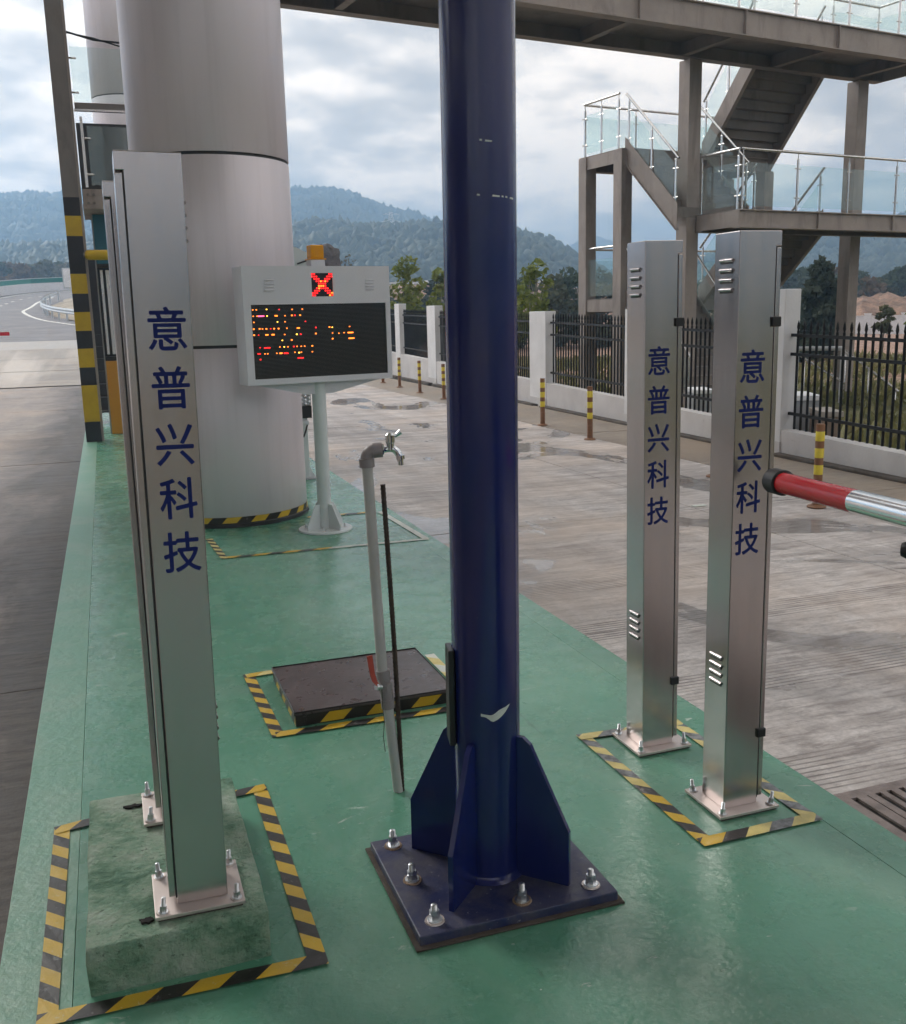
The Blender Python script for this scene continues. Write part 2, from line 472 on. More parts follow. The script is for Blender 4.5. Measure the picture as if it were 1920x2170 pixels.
simple('guard_green', (0.01, 0.22, 0.17), 0.5, var=0.1)
simple('guard_zinc', (0.58, 0.61, 0.64), 0.45, metal=0.4, var=0.08)
simple('cable_black', (0.012, 0.012, 0.012), 0.5)
simple('grey_box', (0.36, 0.37, 0.39), 0.5, var=0.06)
simple('brown_box', (0.30, 0.22, 0.17), 0.7, var=0.15)
simple('canopy_soffit', (0.75, 0.75, 0.74), 0.6, var=0.05, vscale=1)
simple('stair_dark', (0.045, 0.045, 0.05), 0.6)
simple('rock', (0.085, 0.068, 0.058), 0.9, var=0.5, vscale=1.2, bstr=0.8, bscale=3, bdist=0.3)
simple('red_earth', (0.27, 0.165, 0.11), 0.95, var=0.55, vscale=0.8, bstr=0.8, bscale=1.5, bdist=0.4, kind='World')
simple('bark', (0.10, 0.08, 0.06), 0.9, var=0.3, vscale=8, aniso=(1, 1, .2))
simple('bark_pale', (0.30, 0.28, 0.26), 0.8, var=0.3, vscale=8, aniso=(1, 1, .3))
simple('pylon_steel', (0.62, 0.64, 0.66), 0.5)
simple('warehouse_white', (0.70, 0.70, 0.68), 0.6)

# glass sheet: clear with a green tint and a mirror-like skin
m, t, p = nodes('glass')
t.nodes.remove(p)
out = t.nodes['Material Output']
tr = N(t, 'ShaderNodeBsdfTransparent')
tr.inputs['Color'].default_value = (0.935, 0.982, 0.978, 1)
gl = N(t, 'ShaderNodeBsdfGlossy')
gl.inputs['Roughness'].default_value = 0.03
gl.inputs['Color'].default_value = (0.9, 1.0, 1.0, 1)
lw_ = N(t, 'ShaderNodeLayerWeight')
lw_.inputs['Blend'].default_value = 0.5
fac = mth(t, 'ADD', mth(t, 'MULTIPLY', mth(t, 'POWER', lw_.outputs['Facing'], 4.0), 0.55), 0.035)
ms = N(t, 'ShaderNodeMixShader')
t.links.new(fac, ms.inputs[0])
t.links.new(tr.outputs[0], ms.inputs[1])
t.links.new(gl.outputs[0], ms.inputs[2])
df = N(t, 'ShaderNodeBsdfDiffuse')
df.inputs['Color'].default_value = (0.75, 0.80, 0.80, 1)
ms2 = N(t, 'ShaderNodeMixShader')
ms2.inputs[0].default_value = 0.05
t.links.new(ms.outputs[0], ms2.inputs[1])
t.links.new(df.outputs[0], ms2.inputs[2])
t.links.new(ms2.outputs[0], out.inputs[0])

def emit(name, col, s):
    m, t, p = nodes(name)
    p.inputs['Base Color'].default_value = (*col, 1)
    p.inputs['Emission Color'].default_value = (*col, 1)
    p.inputs['Emission Strength'].default_value = s
emit('led_orange', (1.0, 0.20, 0.02), 2.6)
emit('led_red', (1.0, 0.018, 0.02), 1.6)
emit('led_yellow', (1.0, 0.55, 0.06), 3.0)
emit('led_pink', (1.0, 0.08, 0.22), 2.6)
m, t, p = nodes('amber_lens')
p.inputs['Base Color'].default_value = (1.0, 0.45, 0.015, 1)
p.inputs['Roughness'].default_value = 0.15
p.inputs['Transmission Weight'].default_value = 0.25

def leafmat(name, cols, scale=0.9, trans=0.35):
    m, t, p = nodes(name)
    v = coords(t, 'World')
    n_ = noise(t, v, scale, 4, 0.6)
    f_ = noise(t, v, scale * 9, 2, 0.6)
    s = mth(t, 'ADD', mth(t, 'MULTIPLY', n_, 0.6), mth(t, 'MULTIPLY', f_, 0.4))
    c = ramp(t, s, [(0.34, cols[0]), (0.5, cols[1]), (0.64, cols[2])])
    t.links.new(c, p.inputs['Base Color'])
    p.inputs['Roughness'].default_value = 0.55
    p.inputs['Specular IOR Level'].default_value = 0.25
    tb = N(t, 'ShaderNodeBsdfTranslucent')
    t.links.new(c, tb.inputs['Color'])
    mx = N(t, 'ShaderNodeMixShader')
    mx.inputs[0].default_value = trans
    t.links.new(p.outputs[0], mx.inputs[1])
    t.links.new(tb.outputs[0], mx.inputs[2])
    t.links.new(mx.outputs[0], t.nodes['Material Output'].inputs[0])
leafmat('leaf_fresh', [(0.10, 0.14, 0.025), (0.18, 0.22, 0.045), (0.30, 0.31, 0.08)], 2.5, 0.4)
leafmat('leaf_dark', [(0.028, 0.045, 0.022), (0.05, 0.075, 0.034), (0.085, 0.11, 0.05)], 0.8)
leafmat('leaf_olive', [(0.05, 0.06, 0.03), (0.09, 0.10, 0.045), (0.14, 0.13, 0.055)], 0.6)
leafmat('leaf_autumn', [(0.09, 0.06, 0.03), (0.16, 0.10, 0.045), (0.20, 0.13, 0.05)], 0.6)
leafmat('leaf_grey', [(0.10, 0.10, 0.075), (0.15, 0.15, 0.11), (0.19, 0.18, 0.13)], 0.8)
leafmat('leaf_conifer', [(0.026, 0.042, 0.028), (0.05, 0.068, 0.045), (0.085, 0.10, 0.07)], 1.5)
leafmat('forest_leaf', [(0.025, 0.04, 0.018), (0.045, 0.06, 0.028), (0.075, 0.08, 0.04)], 0.03, 0.1)
leafmat('grass_blade', [(0.10, 0.11, 0.035), (0.19, 0.18, 0.07), (0.30, 0.26, 0.12)], 0.5, 0.3)

# open ground: dry grass near, rubble and soil further right, earth elsewhere
m, t, p = nodes('ground')
v = coords(t, 'World')
gsp = N(t, 'ShaderNodeSeparateXYZ')
t.links.new(v, gsp.inputs[0])
n_ = noise(t, v, 0.35, 8, 0.65, 0.4)
grass = ramp(t, noise(t, v, 0.9, 8, 0.7), [(0.35, (0.06, 0.075, 0.025)), (0.52, (0.13, 0.125, 0.05)), (0.7, (0.21, 0.175, 0.09))])
rubble = ramp(t, noise(t, v, 2.2, 8, 0.75), [(0.35, (0.15, 0.085, 0.055)), (0.5, (0.33, 0.20, 0.14)), (0.66, (0.50, 0.36, 0.29))])
dd = mth(t, 'ADD', mth(t, 'MULTIPLY', gsp.outputs['X'], 0.62), mth(t, 'MULTIPLY', gsp.outputs['Y'], 0.78))
zone = ramp(t, mth(t, 'ADD', mth(t, 'DIVIDE', dd, 100.0), mth(t, 'MULTIPLY', n_, 0.10)), [(0.32, 0.0), (0.37, 1.0)])
pale = ramp(t, noise(t, v, 0.8, 8, 0.65), [(0.35, (0.33, 0.27, 0.20)), (0.65, (0.52, 0.46, 0.38))])
leftz = ramp(t, mth(t, 'DIVIDE', gsp.outputs['X'], 20.0), [(0.0, 1.0), (0.2, 0.0)])
fin = mixc(t, zone, grass, rubble)
fin = mixc(t, leftz, fin, pale)
t.links.new(fin, p.inputs['Base Color'])
p.inputs['Roughness'].default_value = 0.95
bump(t, p, noise(t, v, 3, 8, 0.7), 0.6, 0.15)
simple('hill_floor', (0.04, 0.05, 0.028), 0.95, var=0.4, vscale=0.02, kind='World', bstr=0)

# ------------------------------------------------------------------ mesh helpers
class MB:
    """collects shapes into one bmesh"""
    def __init__(s):
        s.bm = bmesh.new()
        s.mats = []
        s.cur = 0
    def mat(s, name):
        if name not in s.mats:
            s.mats.append(name)
        s.cur = s.mats.index(name)
        return s
    def _add(s, verts, faces, smooth=False):
        vs_ = [s.bm.verts.new(v) for v in verts]
        out = []
        for f in faces:
            try:
                fc = s.bm.faces.new([vs_[i] for i in f])
            except ValueError:
                continue
            fc.material_index = s.cur
            fc.smooth = smooth
            out.append(fc)
        return vs_, out
    def box(s, a, b, M=None, bev=0.0):
        x0, y0, z0 = a
        x1, y1, z1 = b
        vv = [Vector(q) for q in ((x0, y0, z0), (x1, y0, z0), (x1, y1, z0), (x0, y1, z0), (x0, y0, z1), (x1, y0, z1), (x1, y1, z1), (x0, y1, z1))]
        if M is not None:
            vv = [M @ q for q in vv]
        v_, f_ = s._add(vv, [(3, 2, 1, 0), (4, 5, 6, 7), (0, 1, 5, 4), (1, 2, 6, 5), (2, 3, 7, 6), (3, 0, 4, 7)])
        if bev:
            ed = set()
            for f in f_:
                ed.update(f.edges)
            r = bmesh.ops.bevel(s.bm, geom=list(ed), offset=bev, segments=2, affect='EDGES', profile=0.5, clamp_overlap=True)
            for f in r['faces']:
                f.material_index = s.cur
        return s
    def prism(s, poly, axis, a, b, M=None):
        """2-d polygon extruded along axis from a to b; poly is in the other two axes (cyclic order)"""
        def pt(u, v, w):
            q = {'x': (w, u, v), 'y': (u, w, v), 'z': (u, v, w)}[axis]
            q = Vector(q)
            return M @ q if M is not None else q
        n = len(poly)
        vv = [pt(u, v, a) for u, v in poly] + [pt(u, v, b) for u, v in poly]
        ff = [tuple(range(n))[::-1], tuple(range(n, 2 * n))] + [(i, (i + 1) % n, n + (i + 1) % n, n + i) for i in range(n)]
        s._add(vv, ff)
        return s
    def cyl(s, p0, p1, r0, r1=None, n=20, caps=True, smooth=True):
        r1 = r0 if r1 is None else r1
        p0, p1 = Vector(p0), Vector(p1)
        d = (p1 - p0).normalized()
        a = d.orthogonal().normalized()
        b = d.cross(a)
        vv, ff = [], []
        for p_, r_ in ((p0, r0), (p1, r1)):
            for i in range(n):
                th = 2 * math.pi * i / n
                vv.append(p_ + (a * math.cos(th) + b * math.sin(th)) * r_)
        for i in range(n):
            j = (i + 1) % n
            ff.append((i, j, n + j, n + i))
        v_, _ = s._add(vv, ff, smooth)
        if caps:
            for idx in (range(n - 1, -1, -1), range(n, 2 * n)):
                f = s.bm.faces.new([v_[i] for i in idx])
                f.material_index = s.cur
        return s
    def tube(s, pts, r, n=10, caps=True):
        pts = [Vector(q) for q in pts]
        rs = r if isinstance(r, (list, tuple)) else [r] * len(pts)
        vv, ff = [], []
        prev = None
        for k, q in enumerate(pts):
            d = (pts[min(k + 1, len(pts) - 1)] - pts[max(k - 1, 0)]).normalized()
            if prev is None:
                a = d.orthogonal().normalized()
            else:
                a = (prev - d * prev.dot(d)).normalized()
            prev = a
            b = d.cross(a)
            for i in range(n):
                th = 2 * math.pi * i / n
                vv.append(q + (a * math.cos(th) + b * math.sin(th)) * rs[k])
        m_ = len(pts)
        for k in range(m_ - 1):
            for i in range(n):
                j = (i + 1) % n
                ff.append((k * n + i, k * n + j, (k + 1) * n + j, (k + 1) * n + i))
        v_, _ = s._add(vv, ff, True)
        if caps:
            for idx in (range(n - 1, -1, -1), range((m_ - 1) * n, m_ * n)):
                f = s.bm.faces.new([v_[i] for i in idx])
                f.material_index = s.cur
        return s
    def lathe(s, prof, n=24, M=None, ang=(0, 2 * math.pi)):
        full = abs(ang[1] - ang[0] - 2 * math.pi) < 1e-6
        k = n if full else n + 1
        vv, ff = [], []
        for r_, z in prof:
            for i in range(k):
                th = ang[0] + (ang[1] - ang[0]) * i / n
                q = Vector((r_ * math.cos(th), r_ * math.sin(th), z))
                vv.append(M @ q if M is not None else q)
        for a in range(len(prof) - 1):
            for i in range(n):
                j = (i + 1) % k
                ff.append((a * k + i, a * k + j, (a + 1) * k + j, (a + 1) * k + i))
        s._add(vv, ff, True)
        return s
    def quad(s, a, b, c, d):
        s._add([a, b, c, d], [(0, 1, 2, 3)])
        return s
    def raw(s, verts, faces, smooth=False):
        s._add(verts, faces, smooth)
        return s
    def mesh(s, name):
        me = bpy.data.meshes.new(name)
        s.bm.normal_update()
        for e in s.bm.edges:
            if len(e.link_faces) == 2 and e.calc_face_angle(0.0) > R(38):
                e.smooth = False
        s.bm.to_mesh(me)
        s.bm.free()
        for n in s.mats:
            me.materials.append(MATS[n])
        return me
    def build(s, name, parent=None, mat=None):
        if mat and not s.mats:
            s.mats.append(mat)
        return link(name, s.mesh(name), parent)

def link(name, me, parent=None, loc=None, rot=None):
    o = bpy.data.objects.new(name, me)
    COL.objects.link(o)
    if parent is not None:
        o.parent = parent
    if loc is not None:
        o.location = loc
    if rot is not None:
        o.rotation_euler = rot
    return o
def B(matname):
    return MB().mat(matname)
def tag(o, label=None, cat=None, group=None, kind=None):
    if label: o['label'] = label
    if cat: o['category'] = cat
    if group: o['group'] = group
    if kind: o['kind'] = kind
    return o
def thing(name, label, cat, loc=(0, 0, 0), rotz=0.0, group=None):
    o = bpy.data.objects.new(name, None)
    o.empty_display_size = 0.1
    COL.objects.link(o)
    o.location = loc
    o.rotation_euler = (0, 0, rotz)
    return tag(o, label, cat, group)
CHILD = {}
def copy_tree(o, parent=None):
    c = o.copy()
    COL.objects.link(c)
    c.parent = parent
    for ch in [x for x in bpy.data.objects if x.parent == o]:
        copy_tree(ch, c)
    return c
def txt(body, size=1.0, bold=0.0):
    cu = bpy.data.curves.new('lettering', 'FONT')
    cu.body = body
    cu.size = size
    cu.offset = bold
    cu.align_x = 'CENTER'
    cu.resolution_u = 3
    o = bpy.data.objects.new('lettering', cu)
    COL.objects.link(o)
    bpy.context.view_layer.update()
    dg = bpy.context.evaluated_depsgraph_get()
    me = bpy.data.meshes.new_from_object(o.evaluated_get(dg))
    bpy.data.objects.remove(o, do_unlink=True)
    bpy.data.curves.remove(cu)
    co = np.zeros(len(me.vertices) * 3)
    me.vertices.foreach_get('co', co)
    co = co.reshape(-1, 3)
    return me, co

def smooth01(a, b, x):
    q = max(0.0, min(1.0, (x - a) / (b - a)))
    return q * q * (3 - 2 * q)

# ------------------------------------------------------------------ ground and roads
GRADE0, GRADE = 28.7, 0.0615
def road_z(y):
    return -0.15 + max(0.0, min(y, 150.0) - GRADE0) * GRADE
def terrain(x, y):
    base = -0.19
    left = 1.0 - smooth01(7.0, 20.0, x)
    z = base + left * max(0.0, min(y, 150.0) - GRADE0) * GRADE
    right = smooth01(7.9, 9.4, x) * smooth01(-30, -10, y + 20)
    z -= right * 0.36 * (1 - left * smooth01(30, 60, y))
    # embankment carrying the far ramp
    a = math.atan2(x, max(y, 1e-3)) if y > 0 else 1.5
    emb = smooth01(98, 114, y) * (1 - left) * (1 - smooth01(0.42, 0.62, a))
    z += emb * (5.3 + 0.5)
    return z
def axis_vals(lo, hi, step, end):
    v = list(np.arange(lo, hi + 1e-6, step))
    s = step
    x = hi
    while x < end:
        s *= 1.35
        x = min(x + s, end)
        v.append(x)
    s = step
    x = lo
    w = []
    while x > -end:
        s *= 1.35
        x = max(x - s, -end)
        w.append(x)
    return w[::-1] + v
gx_ = axis_vals(-30, 70, 1.25, 1600)
gy_ = axis_vals(-16, 160, 2.0, 1600)
gv = [(x, y, terrain(x, y) + (0.06 * mnoise.noise(Vector((x * .5, y * .5, 3))) - 0.05 if (x > 8.6 or y > 30) else 0)) for y in gy_ for x in gx_]
nx = len(gx_)
gf = [(j * nx + i, j * nx + i + 1, (j + 1) * nx + i + 1, (j + 1) * nx + i) for j in range(len(gy_) - 1) for i in range(nx - 1)]
me = bpy.data.meshes.new('ground')
me.from_pydata(gv, [], gf)
me.materials.append(MATS['ground'])
me.polygons.foreach_set('use_smooth', [True] * len(me.polygons))
tag(link('ground', me), kind='structure')

# right-hand lane: a grid of cast slabs with open joints
def slab_grid(name, xs, ys, z, matname, gap=0.006, thick=0.03, bev=0.004):
    root = bpy.data.objects.new(name, None)
    COL.objects.link(root)
    tag(root, kind='structure')
    root.location = (0, 0, z)
    shared = {}
    for i in range(len(xs) - 1):
        for j in range(len(ys) - 1):
            w, l = xs[i + 1] - xs[i] - gap, ys[j + 1] - ys[j] - gap
            key = (round(w, 3), round(l, 3))
            if key not in shared:
                shared[key] = B(matname).box((-w / 2, -l / 2, -thick), (w / 2, l / 2, 0), bev=bev).mesh('slab')
            dz = random.uniform(-0.003, 0.002)
            link('slab', shared[key], root, ((xs[i] + xs[i + 1]) / 2, (ys[j] + ys[j + 1]) / 2, dz))
    return root
ISX0, ISX1, ISY0, ISY1 = -0.364, 2.03, -2.5, 25.0
lane = slab_grid('road', [2.03, 4.60, 6.05], [-3.4 + 2.6 * k for k in range(13)], -0.15, 'concrete_lane')
sh = slab_grid('pavement', [6.056, 7.3], [-3.4 + 5.2 * k for k in range(7)], -0.147, 'shoulder')
lane2 = slab_grid('road', [-9.2, -6.3, -3.3, -0.36], [-3.4 + 4.05 * k for k in range(9)], -0.15, 'concrete_oily_shaded')
def poly_strip(name, matname, pts, width, zoff, parent=None):
    vv, ff = [], []
    for k, q in enumerate(pts):
        a, c = pts[max(k - 1, 0)], pts[min(k + 1, len(pts) - 1)]
        d = Vector((c[0] - a[0], c[1] - a[1])).normalized()
        n_ = Vector((-d.y, d.x))
        for s_ in (-1, 1):
            x, y = q[0] + n_.x * s_ * width / 2, q[1] + n_.y * s_ * width / 2
            vv.append((x, y, road_z(y) + zoff))
    for k in range(len(pts) - 1):
        ff.append((2 * k, 2 * k + 1, 2 * k + 3, 2 * k + 2))
    me_ = bpy.data.meshes.new(name)
    me_.from_pydata(vv, [], ff)
    me_.materials.append(MATS[matname])
    return link(name, me_, parent)
# the forecourt past the island and the climbing approach road
def strip(name, matname, xs_of_y, ys, zoff, kind='structure', nx_=8):
    vv, ff = [], []
    for y in ys:
        x0, x1 = xs_of_y(y)
        for i in range(nx_ + 1):
            vv.append((x0 + (x1 - x0) * i / nx_, y, road_z(y) + zoff))
    n = nx_ + 1
    for j in range(len(ys) - 1):
        for i in range(nx_):
            ff.append((j * n + i, j * n + i + 1, (j + 1) * n + i + 1, (j + 1) * n + i))
    me_ = bpy.data.meshes.new(name)
    me_.from_pydata(vv, [], ff)
    me_.materials.append(MATS[matname])
    return tag(link(name, me_), kind=kind)
strip('forecourt', 'concrete_plain', lambda y: (-9.2, -0.3 if y < 25.01 else 6.05), list(np.arange(29.0, 41.0, 1.0)) + [41.0], 0.0)
strip('forecourt_band', 'concrete_pale', lambda y: (-9.2, 6.0), [41.003, 43, 45.0], 0.002)
strip('road', 'asphalt', lambda y: (-22 - max(0, y - 45) * .1, 6.0 + max(0, y - 56) * .0), list(np.arange(45.003, 150, 3.0)) + [150.0], 0.0)
for yj in (29.0, 33.0, 37.0):
    tag(poly_strip('road_joint', 'grime', [(-9.0, yj), (-0.4, yj)], 0.05, 0.006), kind='structure')
# island: slab, kerb stones left and right
isl = bpy.data.objects.new('traffic_island', None)
COL.objects.link(isl)
tag(isl, kind='structure')
def grid_box(mbm, x0, x1, y0, y1, z0, z1):
    mbm.box((x0, y0, z0), (x1, y1, z1), bev=0.006)
mb = B('green_paint')
mb.box((-0.196, ISY0, -0.2), (1.896, ISY1 - 1.2, -0.001))
mb.build('island_slab', isl)
k0 = {}
def kerb(x0, x1, y0, y1, side, km='green_paint'):
    l = y1 - y0 - 0.0004
    b = B(km)
    b.box((x0, -l / 2, -0.22), (x1, l / 2, 0.0), bev=0.001)
    me_ = b.mesh('kerb_stone')
    return me_
ky = ISY0
klen = 0.995
meL = kerb(ISX0, -0.1965, 0, klen, -1, 'kerb_paint')
meR = kerb(1.8965, ISX1, 0, klen, 1)
while ky + klen < ISY1 - 0.9:
    link('kerb_stone', meL, isl, (random.uniform(-.0008, .0), ky + klen / 2, random.uniform(-.0008, .0)))
    link('kerb_stone', meR, isl, (random.uniform(0, .0008), ky + klen / 2, random.uniform(-.0006, .0)))
    ky += klen
# rounded nose of the island
b = B('kerb_paint')
cxm, rr = (ISX0 + ISX1) / 2, (ISX1 - ISX0) / 2
poly = [(cxm + rr * math.cos(a), ky + 0.55 * math.sin(a)) for a in np.linspace(0, math.pi, 18)]
b.prism(poly, 'z', -0.2, -0.003)
b.build('island_nose', isl)

# slotted drain in the lane beside the kerb
dr = thing('drain_grate', 'dark slotted concrete drain covers set in the lane beside the green kerb', 'drain', (2.03, 0, -0.148))
for k, y0 in enumerate((-1.35, -0.37, 0.61, 1.56)):
    y1 = y0 + (0.97 if k < 2 else 0.945)
    c = B('grate_stone')
    L_ = y1 - y0
    cols = [0.035, 0.105, 0.13, 0.20, 0.235, 0.305, 0.33, 0.40, 0.43, 0.50]
    # ribs between slots
    c.box((0.03, y0, -0.01), (0.68, y0 + 0.045, 0.009))
    c.box((0.03, y1 - 0.045, -0.01), (0.68, y1, 0.009))
    xs = [0.03, 0.115, 0.14, 0.225, 0.25, 0.290, 0.296, 0.325, 0.348, 0.372, 0.395, 0.425, 0.448, 0.475, 0.498, 0.530, 0.536, 0.56, 0.583, 0.61, 0.633, 0.68]
    for q in range(0, len(xs), 2):
        c.box((xs[q], y0 + 0.0452, -0.01), (xs[q + 1], y1 - 0.0452, 0.009))
    c.build('cover', dr)
B('slot_dark').box((0.004, -1.3, -0.006), (0.685, 2.51, 0.0005)).build('gutter', dr)

# left lane curved approach: white edge lines, outer barrier
def road_pt(px, py):
    """where the sight line through a photo pixel meets the climbing road"""
    d = ray(px, py)
    lo, hi = 20.0, 150.0
    for _ in range(60):
        mid = (lo + hi) / 2
        q = EYE + d * (mid / d.y)
        if q.z > road_z(mid):
            lo = mid
        else:
            hi = mid
    q = EYE + d * (lo / d.y)
    return (q.x, q.y)
def smooth_path(pts, n=8):
    out = []
    P = [Vector((*q, 0)[:3]) for q in pts]
    for i in range(len(P) - 1):
        p0, p1, p2, p3 = P[max(i - 1, 0)], P[i], P[i + 1], P[min(i + 2, len(P) - 1)]
        for k in range(n):
            s_ = k / n
            out.append(0.5 * ((2 * p1) + (p2 - p0) * s_ + (2 * p0 - 5 * p1 + 4 * p2 - p3) * s_ * s_ + (3 * p1 - p0 - 3 * p2 + p3) * s_ ** 3))
    out.append(P[-1])
    return [(q.x, q.y) for q in out]

edge = smooth_path([road_pt(*q) for q in ((112, 630.5), (83, 640), (66, 651), (51, 658.5), (49.5, 661.5), (56, 666.5), (72, 673.4), (95, 679.5), (129, 684.8), (160, 689), (190, 692))])
tag(poly_strip('road_line', 'line_paint', edge, 0.22, 0.008), kind='structure')
outer = smooth_path([road_pt(*q) for q in ((-60, 640), (0, 632), (40, 625.5), (90, 619.5), (139, 616), (200, 612.5))])
tag(poly_strip('road_line', 'line_paint', outer, 0.25, 0.008), kind='structure')
dash = smooth_path([road_pt(*q) for q in ((-30, 656), (0, 649), (25, 640), (60, 632), (100, 627))])
for k in range(0, len(dash) - 3, 4):
    tag(poly_strip('road_line', 'line_paint', dash[k:k + 2], 0.2, 0.008), kind='structure')

# guard rail rounding the gore
gr = thing('guard_rail', 'galvanised steel guard rail curving round the gore beyond the striped post', 'guard rail')
rp = smooth_path([road_pt(*q) for q in ((128, 634), (104, 645), (92, 655), (89.5, 663), (93, 668), (108, 674.5), (130, 679.5), (160, 684), (200, 690))], 6)
prof = [(0.0, 0.42), (0.05, 0.47), (0.0, 0.55), (0.05, 0.63), (0.0, 0.71)]
vv, ff = [], []
for k, q in enumerate(rp):
    a, c = rp[max(k - 1, 0)], rp[min(k + 1, len(rp) - 1)]
    d = Vector((c[0] - a[0], c[1] - a[1])).normalized()
    n_ = Vector((-d.y, d.x))
    for off in (0.0, 0.03):
        for o_, h_ in prof:
            vv.append((q[0] - n_.x * (o_ + off), q[1] - n_.y * (o_ + off), road_z(q[1]) + h_))
m_ = len(prof) * 2
for k in range(len(rp) - 1):
    for s_ in (0, len(prof)):
        for i in range(len(prof) - 1):
            ff.append((k * m_ + s_ + i, k * m_ + s_ + i + 1, (k + 1) * m_ + s_ + i + 1, (k + 1) * m_ + s_ + i))
B('guard_zinc').raw(vv, ff).build('rail_beam', gr)
pm = B('guard_zinc').cyl((0, 0, -0.2), (0, 0, 0.66), 0.06, n=10).mesh('post')
for k in range(2, len(rp), 4):
    link('post', pm, gr, (rp[k][0] + .1, rp[k][1] + .1, road_z(rp[k][1])))
# pale soil heaped behind the guard rail
vv, ff = [], []
inner = [(q[0], q[1]) for q in rp]
cen = (sum(q[0] for q in inner) / len(inner) + 9, sum(q[1] for q in inner) / len(inner) + 2)
K = 7
for k, q in enumerate(inner):
    for i in range(K + 1):
        s_ = i / K
        x, y = q[0] + (cen[0] - q[0]) * s_ + .4, q[1] + (cen[1] - q[1]) * s_
        vv.append((x, y, road_z(y) + 0.03 + 0.55 * math.sin(min(1, s_ * 2.2) * math.pi / 2) + 0.18 * mnoise.noise(Vector((x * .8, y * .8, 1)))))
for k in range(len(inner) - 1):
    for i in range(K):
        ff.append((k * (K + 1) + i, (k + 1) * (K + 1) + i, (k + 1) * (K + 1) + i + 1, k * (K + 1) + i + 1))
me = bpy.data.meshes.new('soil')
me.from_pydata(vv, [], ff)
me.materials.append(MATS['ground'])
tag(link('soil', me), kind='structure')

# outer concrete parapet with green anti-glare boards
bar = thing('road_parapet', 'white concrete parapet topped with a green board along the outside of the far curve', 'barrier')
def off_path(path, o_):
    out = []
    for k, q in enumerate(path):
        a, c = path[max(k - 1, 0)], path[min(k + 1, len(path) - 1)]
        d = Vector((c[0] - a[0], c[1] - a[1])).normalized()
        out.append((q[0] - d.y * o_, q[1] + d.x * o_))
    return out
def wall_along(path, z0, z1, thick, matname, name, parent):
    A, Bp = path, off_path(path, thick)
    vv, ff = [], []
    for (a, c) in zip(A, Bp):
        za = road_z(a[1])
        vv += [(a[0], a[1], za + z0), (a[0], a[1], za + z1), (c[0], c[1], za + z1), (c[0], c[1], za + z0)]
    for k in range(len(A) - 1):
        for i in range(4):
            j = (i + 1) % 4
            ff.append((4 * k + i, 4 * k + j, 4 * k + 4 + j, 4 * k + 4 + i))
    ff += [(0, 1, 2, 3), tuple(4 * (len(A) - 1) + i for i in (3, 2, 1, 0))]
    return B(matname).raw(vv, ff).build(name, parent)
op = off_path(outer, 1.0)
wall_along(op, -0.3, 0.85, 0.3, 'white_wall', 'parapet_wall', bar)
wall_along(op[:int(len(op) * .62)], 0.87, 1.28, 0.08, 'guard_green', 'green_board', bar)
wall_along(op, 1.30, 1.36, 0.1, 'guard_zinc', 'top_rail', bar)
bm_ = B('guard_green').box((-0.05, -0.05, 0.87), (0.05, 0.05, 1.29)).mesh('baluster')
L = op[int(len(op) * .6):]
for k in range(len(L) - 1):
    for s_ in range(7):
        x, y = L[k][0] + (L[k + 1][0] - L[k][0]) * s_ / 7, L[k][1] + (L[k + 1][1] - L[k][1]) * s_ / 7
        link('baluster', bm_, bar, (x, y, road_z(y)))

# white notice board by the gore
sx, sy = road_pt(151, 674)
dist = math.hypot(sx, sy)
tl, bl, brr = far(133, 570, dist), far(139.5, 609, dist), far(190, 607, dist)
sg = thing('notice_board', 'white roadside notice board on a post half hidden by the striped post', 'sign', (sx, sy, road_z(sy)))
cxs, z0, z1 = tl.x - sx, bl.z - road_z(sy), tl.z - road_z(sy)
wd = 3.4
B('sign_white').box((cxs, -0.05, z0), (cxs + wd, 0.0, z1), bev=0.02).build('board', sg)
B('guard_zinc').box((cxs - .06, 0.0, z0 - .06), (cxs + wd + .06, 0.05, z1 + .06)).build('frame', sg)
for px_ in (0.55, wd - .55):
    B('guard_zinc').cyl((cxs + px_, 0.09, -0.6), (cxs + px_, 0.09, z1 - .1), 0.07, n=10).build('post', sg)
for body, xx, zz, s_ in (('五安', 0.95, 0.30, 0.62), ('Wu an', 1.05, 0.12, 0.26)):
    me, co = txt(body, s_)
    me.materials.append(MATS['sign_ink'])
    link('lettering', me, sg, (cxs + xx, -0.056, z0 + (z1 - z0) * zz), (R(90), 0, 0))
B('sign_ink').box((cxs + 1.05, -0.058, z0 + (z1 - z0) * .58), (cxs + 1.8, -0.052, z0 + (z1 - z0) * .66)).build('emblem', sg)

# red barrier arm of the next lane, its tip showing at the picture's left edge
tip = far(20, 706, 27.0)
ra = thing('barrier_arm', 'dark red barrier arm of the neighbouring lane, tip showing at the left edge', 'barrier arm', (tip.x, tip.y, 0))
B('arm_red').box((-3.3, -0.03, tip.z - 0.06), (0.0, 0.03, tip.z + 0.03), bev=0.01).build('boom', ra)
B('line_paint').box((-3.3, -0.033, tip.z + 0.03), (-0.0, 0.033, tip.z + 0.045)).build('top_strip', ra)
B('black_iron').box((-3.75, -0.2, -0.15), (-3.3, 0.2, tip.z + .25), bev=0.02).build('cabinet', ra)

